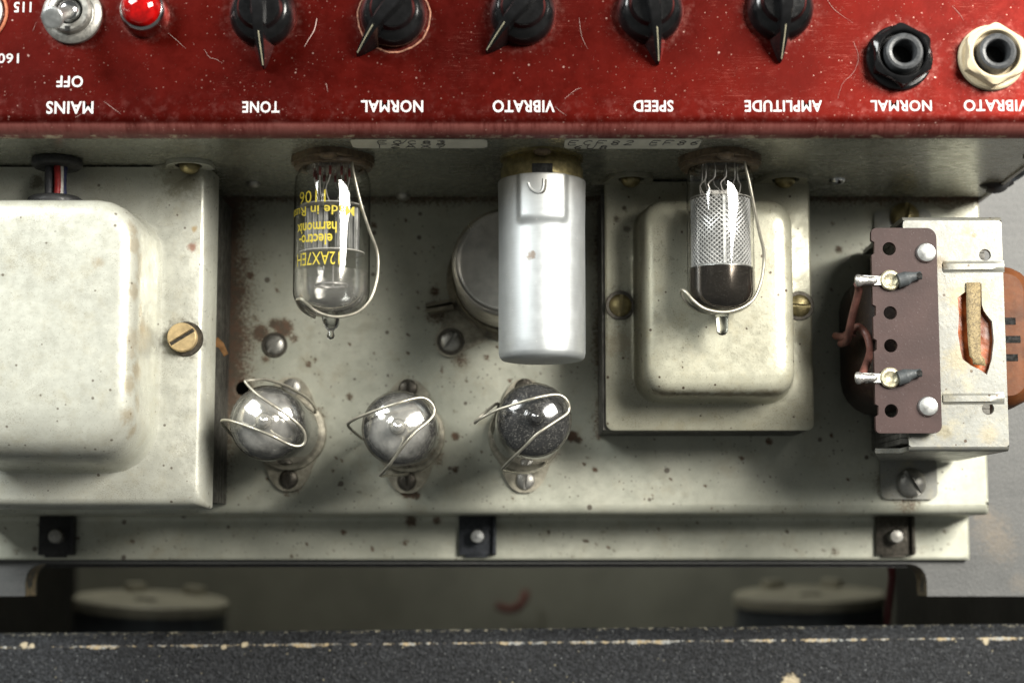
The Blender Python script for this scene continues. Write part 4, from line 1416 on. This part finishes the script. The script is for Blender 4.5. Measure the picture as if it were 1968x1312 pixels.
# right tube with a mesh screen
TC = thing("vacuum_tube", "glass tube with silver mesh screen and black end lying over the output transformer", "vacuum tube", PC, "glass tubes lying out of the back wall", W2)
P = PC
rb = 9.85
env = [(3.5, z(312)), (7.0, z(315)), (8.6, z(320)), (9.4, z(330)), (rb, z(345)), (rb, z(440)), (rb, z(562)), (9.6, z(572)), (8.9, z(582)), (7.6, z(591)), (5.6, z(598.5)), (3.4, z(603)), (2.1, z(604.6)), (0, z(605))]
put("glass_envelope", MB().lathe(env, 64).mesh("glass_envelope", thin_glass("slightly_dusty_glass", dust=.05)), TC)
gp = [(rb - .4, z(517)), (rb - .35, z(562)), (9.2, z(571)), (8.5, z(581)), (7.2, z(590)), (5.2, z(597)), (3.1, z(601.5)), (0, z(602))]
put("getter_mirror", MB().lathe(gp, 56).mesh("getter_mirror", getter("getter_black", (.078, .066, .055), .62, .98, z(512), z(530), .15, None, .8)), TC)
put("screen_rim", MB().lathe([(8.65, z(513)), (8.8, z(514)), (9.1, z(516.5)), (9.1, z(518)), (0, z(518.5))], 40).mesh("screen_rim", M_TIN), TC)
mb = MB()
NA, rs = 36, 8.5
za, zb_ = z(386), z(514)
NR = 30
for i in range(NA):
    for sg in (1, -1):
        pts = []
        for k in range(NR + 1):
            a = 2 * math.pi * (i + sg * k * .5) / NA
            pts.append((rs * math.cos(a), rs * math.sin(a), za + (zb_ - za) * k / NR))
        mb.tube(pts, .21, 4)
put("mesh_screen", mb.mesh("mesh_screen", simple("bright_mesh", (.70, .70, .69), .34, .55, .08, .5, 0)), TC, kind="stuff")
put("screen_seam", MB().box(-.35, .35, rs - .1, rs + .25, za, zb_).mesh("screen_seam", M_TIN), TC)
put("anode", MB().lathe([(6.9, za + .5), (6.9, zb_ - .5)], 36).mesh("anode", M_PLATE), TC)
put("mica_disc", MB().lathe([(8.9, z(384)), (8.9, z(382)), (0, z(382))], 40).mesh("mica_disc", M_MICA), TC)
mb = MB()
mb.box(-3.0, 3.2, 3.4, 3.7, z(372), z(383)).box(-3.0, 3.2, 3.2, 3.9, z(371), z(372.5))
for q in range(9):
    a = R(36 * q + 5)
    mb.tube([(5.2 * math.cos(a), 5.2 * math.sin(a), z(318)), (5.2 * math.cos(a), 5.2 * math.sin(a), z(346)), (6.2 * math.cos(a + .3), 5.2 * math.sin(a + .3), z(360)), (5.0 * math.cos(a), 5.0 * math.sin(a), z(384))], .22, 6, 3)
put("lead_wire", mb.mesh("lead_wire", M_PIN), TC)
put("seal_beads", MB().lathe([(7.8, z(320)), (7.4, z(330)), (5.0, z(334)), (0, z(335))], 40).mesh("seal_beads", thin_glass("base_glass", (.82, .80, .76), (.5, .48, .46))), TC)

mt = Mat("thick_tip_glass")
mt.b.inputs['IOR'].default_value = 1.5
M_TIPGLASS = mt.fin((.93, .95, .96), .02, 0, Transmission_Weight=1.0)
zA, zC_ = (lambda q: tz(PA, q)), (lambda q: tz(PC, q))
put("exhaust_tip", MB().lathe([(0, zA(608)), (2.6, zA(609.6)), (2.55, zA(614)), (2.4, zA(622)), (1.95, zA(629)), (1.15, zA(633)), (.8, zA(636)), (1.0, zA(641)), (1.2, zA(645)), (.9, zA(650)), (0, zA(652.2))], 28).mesh("exhaust_tip", M_TIPGLASS), TA)
put("exhaust_tip", MB().lathe([(0, zC_(603)), (2.2, zC_(605)), (1.9, zC_(612)), (1.82, zC_(630)), (1.6, zC_(638)), (.95, zC_(643)), (0, zC_(644.8))], 28).mesh("exhaust_tip", M_TIPGLASS), TC)


# wire springs that hold the lying tubes (they belong to the sockets)
def spring(so, P, pts):
    loc = []
    for (px, py, zz) in pts:
        q = A3(px, py, P.z + zz) - P
        loc.append((q.x, q.z, -q.y))
    put("retaining_wire", MB().tube(loc, .46, 10, 8).mesh("retaining_wire", M_WIRE), so)


spring(SOCK_A, PA, [(676, 300, 6), (677, 318, 9.5), (684, 352, 10), (696, 400, 9), (711, 445, 6.5), (724, 480, 4), (727, 510, 3.5), (723, 545, 3.5), (711, 577, 4), (690, 598, 4.5), (664, 607, 5), (637, 608, 5.5), (610, 599, 6), (592, 585, 6.2), (580, 575, 5.8), (572, 575, 4.5), (571, 580, 3), (578, 592, 1), (590, 602, -1), (606, 610, -2)])
spring(SOCK_C, PC, [(1430, 300, 6), (1431, 313, 9.5), (1440, 350, 10), (1450, 400, 8.5), (1459, 445, 6), (1467, 478, 4), (1468, 505, 3), (1463, 540, 3), (1450, 572, 3.5), (1432, 588, 4.2), (1405, 598, 4.8), (1378, 599, 5.2), (1352, 592, 5.6), (1332, 577, 5.8), (1319, 562, 5.2), (1311, 557, 4), (1309, 563, 2.5), (1316, 577, 1), (1330, 590, -1), (1345, 598, -2.5), (1365, 602, -3)])


# ------------------------------------------------------------------ standing tubes
def standing(base, top, label, gcol, glo, wire, getlo, drough, scr):
    bx_, by_ = at(*base, 2.0)
    tx_, ty_ = at(*top, 55.0)
    B = Vector((bx_, by_, 2.0))
    d_ = (Vector((tx_, ty_, 55.0)) - B).normalized()
    so = put("tube_socket", ME_SOCK, chassis, (bx_, by_, 0.05))
    for (px, py, rz, mt) in scr:
        deck_screw(px, py, 18, rz, mt, z=1.4, parent=so, org=(bx_, by_, .05), washer=False)
    rot = d_.to_track_quat('Z', 'Y').to_euler()
    t = thing("vacuum_tube", label, "vacuum tube", B, "silver topped glass tubes standing in a row on the deck", rot)
    put("glass_envelope", ME_ENV, t)
    put("getter_mirror", ME_GET, t, mat=getter("getter_" + label[:9].replace(" ", "_"), gcol, glo, 1.0, getlo, getlo + 7, drough, (57.2, 60.4) if glo < .9 else None, .72))
    for q in ME_INNER:
        put(q.name, q, t)
    pts = [A3(p[0], p[1], p[2] + 2.6 * max(0, min(1, (p[2] - 52) / 5))) - Vector((bx_, by_, .05)) for p in wire]
    put("retaining_wire", MB().tube(pts, .44, 10, 7).mesh("retaining_wire", M_WIRE), so)
    return t


o2 = []
for kq in range(64):
    a = 2 * math.pi * kq / 64
    s_ = abs(math.sin(a))
    r_ = 11.9 if s_ < .62 else 11.9 + 6.8 * ((s_ - .62) / .38) ** 2.6
    if s_ > .93:
        r_ = min(r_, 18.4)
    o2.append((r_ * math.cos(a), r_ * math.sin(a)))
ME_SOCK = MB().plate(o2, 0.02, 1.2).lathe([(11.9, 1.2), (11.7, 3.0), (10.2, 3.4), (9.6, 3.0), (9.4, 1.3), (0, 1.25)], 40).mesh("tube_socket", M_RUSTY)
re = 10.95
dome = [(re * math.cos(R(a)), 55.2 + 6.5 * math.sin(R(a))) for a in (8, 18, 28, 38, 48, 57, 65, 71)]
env = [(6, 1.5), (9.2, 2.0), (10.4, 3.2), (re, 6), (re, 20), (re, 40), (re, 55.2)] + dome + [(2.9, 61.75), (2.45, 62.5), (2.3, 64.2), (1.9, 66.0), (1.1, 67.0), (0, 67.3)]
ME_ENV = MB().lathe(env, 64).mesh("glass_envelope", GLASSD)
ME_GET = MB().lathe([(re - .5, 34), (re - .5, 54.8)] + [(r_ - .45, z_ - .5) for r_, z_ in dome] + [(2.4, 61.2), (1.7, 62.4), (1.3, 65.2), (0, 66.0)], 56).mesh("getter_mirror", M_TIN)
ME_INNER = [MB().box(-6.5, 6.5, -4.4, 4.4, 10, 38, .8).box(-7.4, 7.4, -.4, .4, 10, 38, .1).mesh("anode_plate", M_PLATE),
            MB().lathe([(10, 39), (10, 39.4), (0, 39.4)], 32).lathe([(10, 8.5), (10, 8.9), (0, 8.9)], 32).mesh("mica_spacer", M_MICA)]
H = 62.2
standing((556, 833), (516, 813), "leftmost standing tube with a bright silver dome, leaning towards the big transformer", (.86, .84, .79), .80,
         [(604, 800, 2), (606, 785, 10), (590, 765, 30), (566, 750, 44), (545, 739, 50), (512, 729, 55), (490, 730, 58), (475, 731, 60), (472, 734, 61), (488, 752, 62), (512, 770, 63.2), (545, 792, 62.5), (570, 812, 61), (583, 827, 59.5), (587, 842, 58.5), (583, 853, 58.2), (570, 857, 59), (550, 851, 60.5), (524, 838, 62.6), (490, 824, 62), (465, 815, 60), (442, 808, 58), (429, 807, 56), (426, 811, 54), (434, 822, 48), (450, 840, 38), (480, 862, 20), (508, 874, 4)],
         36, .13, [(561, 745, 70, M_STEEL), (555, 920, 85, M_IRON)])
standing((784, 837), (768, 823), "middle standing tube of the row, silver dome with a bent wire across it", (.84, .825, .78), .85,
         [(700, 845, 2), (690, 838, 14), (676, 826, 38), (669, 817, 50), (671, 812, 54), (684, 804, 57), (700, 797, 59), (730, 786, 61.5), (763, 775, 62.8), (790, 767, 61.5), (810, 764, 60), (822, 768, 59.5), (831, 777, 59), (835, 788, 58.8), (832, 799, 59.5), (820, 812, 60.5), (800, 828, 62), (782, 848, 62.4), (765, 870, 60), (748, 893, 57), (735, 908, 53), (731, 913, 50), (736, 914, 46), (750, 913, 36), (772, 912, 20), (784, 910, 5)],
         38, .13, [(784, 746, 85, M_IRON), (782, 924, 95, M_IRON)])
standing((1009, 836), (1026, 808), "rightmost standing tube of the row, dark dusty dome with a round bead", (.115, .115, .118), .93,
         [(950, 840, 3), (945, 820, 25), (958, 776, 44), (935, 790, 52), (917, 806, 54), (913, 812, 55), (920, 806, 57), (938, 796, 58.5), (957, 787, 60), (985, 778, 61.6), (1020, 767, 62.8), (1045, 761, 61.8), (1068, 758, 60.4), (1082, 762, 59.8), (1091, 772, 59.3), (1094, 784, 59), (1089, 795, 59.6), (1070, 808, 61), (1033, 833, 62.4), (1008, 858, 60), (985, 880, 56), (970, 895, 51), (966, 901, 47), (972, 904, 42), (990, 907, 34), (1012, 908, 26), (1034, 902, 16), (1046, 894, 8), (1050, 888, 3)],
         36, .16, [(1008, 745, 85, M_IRON), (1010, 922, 86, M_STEEL)])

# ------------------------------------------------------------------ cabinet round the chassis
ZBD = -27.5
cab_ = thing("amplifier_cabinet", "black and grey vinyl covered amplifier cabinet under and in front of the chassis", "cabinet", (0, 0, -420))
OC = Vector((0, 0, -420))
ycut, yfr = at(984, 1083, ZBD)[1], at(1900, 1145, ZBD)[1]
xcr, xcl = at(1781, 1110, ZBD)[0], at(49, 1110, ZBD)[0]
rq = 5.5
out = [(-420, 215), (-420, yfr), (xcl, yfr)]
out += [(xcl, ycut - rq)] + [(xcl + rq - rq * math.cos(R(a)), ycut - rq + rq * math.sin(R(a))) for a in (22, 45, 67)] + [(xcl + rq, ycut)]
out += [(xcr - rq, ycut)] + [(xcr - rq + rq * math.sin(R(a)), ycut - rq + rq * math.cos(R(a))) for a in (22, 45, 67)] + [(xcr, ycut - rq)]
out += [(xcr, yfr), (420, yfr), (420, 215)]


def board_wear(m, c):
    q = A3(1905, 1010, ZBD) - OC
    for (px, py, r_, a_) in ((1905, 1015, 9, .22), (1925, 1050, 8, .2), (1890, 985, 5, .2), (1960, 1120, 5, .15)):
        q = A3(px, py, ZBD) - OC
        c = m.mix(m.math('MULTIPLY', m.spot(q.x, q.y, q.z, r_, .6, .9), a_), c, (.32, .24, .15))
    return c


m = Mat("grey_vinyl")
c = m.mix(m.ramp(m.noise(.05, 4), .3, .7), (.105, .107, .105), (.075, .077, .077))
c = m.mix(m.math('MULTIPLY', m.ramp(m.noise(.5, 5, .7, stretch=(.03, 1, 1)), .4, .7), .35), c, (.135, .135, .13))
c = m.mix(m.math('MULTIPLY', m.ramp(m.noise(2.5, 3, .6), .5, .7), .25), c, (.26, .26, .25))
c = board_wear(m, c)
x, y, zq = m.xyz()[:3]
e = m.ramp(zq, 420 + ZBD - .9, 420 + ZBD - .2, 1, 0)
c = m.mix(m.math('MULTIPLY', e, m.ramp(m.noise(.14, 5, .8), .46, .58)), c, (.42, .33, .20))
m.bump(m.noise(1.3, 3, .6), .12)
M_GREYVINYL = m.fin(c, .45)
put("shelf_board", MB().plate(out, ZBD - 14, ZBD).mesh("shelf_board", M_GREYVINYL, OC), cab_)
put("edge_shade", MB().box(xcl + 6, xcr - 6, ycut - 1.2, ycut - .05, ZBD - 12, ZBD - 2.4).mesh("edge_shade", M_BLACK, OC), cab_)  # black strip standing for the shade along the board's cut edge
# black front rail, its worn upper arris along the back
ZT = -18.0
ya0, ya1 = at(0, 1241, ZT), at(1968, 1223, ZT)
ang = math.atan2(ya1[1] - ya0[1], ya1[0] - ya0[0])
cx_, cy_ = (ya0[0] + ya1[0]) / 2, (ya0[1] + ya1[1]) / 2
hz = 82.0


def rail_wear(m, c):
    x, y, z = m.xyz()[:3]
    d = m.math('ADD', m.math('ABSOLUTE', m.math('ADD', y, .3)), m.math('MULTIPLY', m.math('ABSOLUTE', z), 1.4))
    n1 = m.noise(.035, 3, .7)
    n2 = m.noise(.30, 5, .8, off=(3, 0, 0))
    wdt = m.math('MULTIPLY', m.ramp(m.math('ADD', m.math('MULTIPLY', n1, .6), m.math('MULTIPLY', n2, .6)),   .49, .78, .0, 1.0), 1.15)
    k = m.ramp(m.math('SUBTRACT', d, wdt), -.15, .15, 1, 0)
    tan = m.mix(m.ramp(m.noise(.4, 4), .4, .6), (.46, .36, .21), (.36, .37, .36))
    c = m.mix(m.math('MULTIPLY', k, .9), c, tan)
    low = m.math('MULTIPLY', m.ramp(z, -3.4, -4.6), m.ramp(m.noise(.5, 4, .8), .54, .62))
    c = m.mix(m.math('MULTIPLY', low, .7), c, (.40, .37, .28))
    for (px, py, r_) in ((45, 1236, 1.8), (60, 1240, 1.2), (1520, 1312, 3.6), (470, 1237, 1.3), (430, 1242, 1.0), (1895, 1231, 1.4)):
        q = A3(px, py, ZT)
        ca, sa = math.cos(-ang), math.sin(-ang)
        qx, qy = q.x - cx_, q.y - cy_
        c = m.mix(m.math('MULTIPLY', m.spot(qx * ca - qy * sa, qx * sa + qy * ca, 0, r_, .55, .4), .85), c, (.52, .44, .30))
    return c


M_TOLEX = tolex("black_vinyl", (.006, .0068, .0082), (.040, .043, .048), rail_wear)
q1 = at(984, 1207, ZT - 4.5)[1] - cy_
sec = [(q1 - 2.5, -17), (q1 - .6, -9.5), (q1, -5.5), (q1 - .4, -4.5), (.35, -.45), (-.25, -.2), (-.9, 0), (-60, 0), (-60, -17)]
rail = put("front_rail", MB().loft([[Vector((xx, a_, b_)) for a_, b_ in sec] for xx in (-420, 420)], cap0=True).mesh("front_rail", M_TOLEX), cab_, Vector((cx_, cy_, ZT)) - OC, (0, 0, ang))
M_DIM = simple("dusty_cabinet_floor", (.25, .25, .20), .8, 0, .15, .018, .0)
put("floor_board", MB().box(-430, 430, -140, 430, -432, -420).mesh("floor_board", M_DIM, OC), cab_)
M_BAFFLE = simple("dark_baffle", (.018, .017, .014), .85, 0, .4, .02, .0)
put("baffle_board", MB().box(-420, 420, -150, -138, -419.9, -130).mesh("baffle_board", M_BAFFLE, OC), cab_)
for xs_ in (-256, 214):
    put("side_panel", MB().box(xs_, xs_ + 11, -150, 430, -419.9, -42).mesh("side_panel", M_BAFFLE, OC), cab_)


# ------------------------------------------------------------------ loudspeakers deep inside
M_CAPW = simple("dirty_white_paint", (.36, .345, .275), .6, 0, .25, .05, .0)
M_MAG = simple("blue_black_magnet", (.10, .115, .13), .5, .2, .3, .05, 0)


def speaker(px, py, wpx, roll, label, zz=-290.0):
    p = A3(px, py, zz)
    r_ = wpx / pxmm(zz, py) / 2
    n_ = Vector((math.sin(R(roll)) * .3, 1, .075)).normalized()
    t = thing("loudspeaker", label, "loudspeaker", p, "loudspeakers down inside the cabinet", n_.to_track_quat('Z', 'X').to_euler())
    t.rotation_euler = n_.to_track_quat('Z', 'Y').to_euler()
    put("magnet_cap", MB().lathe([(r_, -5.5), (r_, -1.2), (r_ - 1.2, 0), (0, 0)], 64).mesh("magnet_cap", M_CAPW), t)
    put("magnet", MB().lathe([(0, -46), (r_ - .8, -46), (r_ - .8, -5.6), (0, -5.6)], 64).mesh("magnet", M_MAG), t)
    put("cone_basket", MB().lathe([(r_ * .9, -46.1), (r_ * 1.1, -60), (r_ * 2.4, -105), (r_ * 2.5, -106)], 64).mesh("cone_basket", M_MAG), t)
    for (a, k) in ((-62, .8), (-122, .8), (85, .25)):
        a_ = R(a)
        put("fixing_lug", MB().box(-5, 5, -3.5, 3.5, .05, 4.0 if k > .6 else .5, .8 if k > .6 else .1).mesh("fixing_lug", M_CAPW if k > .6 else M_HOLE), t, (r_ * k * math.cos(a_), r_ * k * math.sin(a_), 0), (0, 0, a_ + R(90)))
    return t


speaker(292, 1148, 294, 10, "pale round loudspeaker magnet seen below the left end of the chassis")
speaker(1555, 1138, 290, -4, "dim round loudspeaker magnet seen below the right end of the chassis", -300)
wp = [A3(1712, 1085, -35), A3(1714, 1110, -60), A3(1709, 1150, -100), A3(1706, 1200, -150)]
lw_ = thing("speaker_lead", "thin dark red speaker wire hanging down beside the right loudspeaker", "wire", wp[-1])
put("wire", MB().tube(wp, 1.3, 10, 6).mesh("wire", simple("dark_red_wire", (.16, .012, .012), .5, 0, .2), wp[-1]), lw_)
wp = [A3(955, 1162, -405), A3(975, 1170, -404), A3(995, 1166, -402), A3(1008, 1150, -403), A3(1010, 1138, -406)]
lw_ = thing("speaker_lead", "blurred red loop of wire deep between the two loudspeakers", "wire", wp[0])
put("wire", MB().tube(wp, 2.2, 10, 6).mesh("wire", simple("red_wire", (.13, .022, .016), .5, 0, .2), wp[0]), lw_)

# solid shapes standing in for a dark reflection at the back wall's right end
wp = [A3(1889, 371, 4), A3(1897, 362, 8), A3(1915, 352, 12), A3(1938, 345, 16)]
pg = thing("reflection_shapes", "black and grey shapes standing in for a reflection by the right end of the back wall", "cable", (wp[0].x, wp[0].y, 0))
og = (wp[0].x, wp[0].y, 0)
put("reflection_blob", MB().tube([A3(1892, 352, 20), A3(1900, 345, 22), A3(1912, 348, 22), A3(1930, 350, 20), A3(1942, 344, 20)], 3.6, 12, 5, lambda t: .7 + .5 * math.sin(math.pi * min(1, t * 1.3)) if t < .75 else .55).mesh("reflection_blob", M_BLACK, og), pg)
put("reflection_tail", MB().tube([A3(1887, 369, 6), A3(1893, 360, 14), A3(1905, 350, 21)], .8, 8, 4).mesh("reflection_tail", M_BLACK, og), pg)
put("cable", MB().tube([A3(1938, 346, 20), A3(1955, 336, 22), A3(1975, 322, 26), A3(2040, 280, 34)], 1.5, 10, 5).mesh("cable", simple("reflection_grey", (.10, .12, .14), .3, .2), og), pg)  # grey streak of the same stand-in reflection

# last: the chassis' own dark edge strip under the flange
put("flange_lip", MB().box(XL, XR - 2, at(984, 1075, ZF)[1] + .3, at(984, 1075, ZF)[1] + 1.2, ZF - 2.3, ZF - 1.25).mesh("flange_lip", M_IRON), chassis)
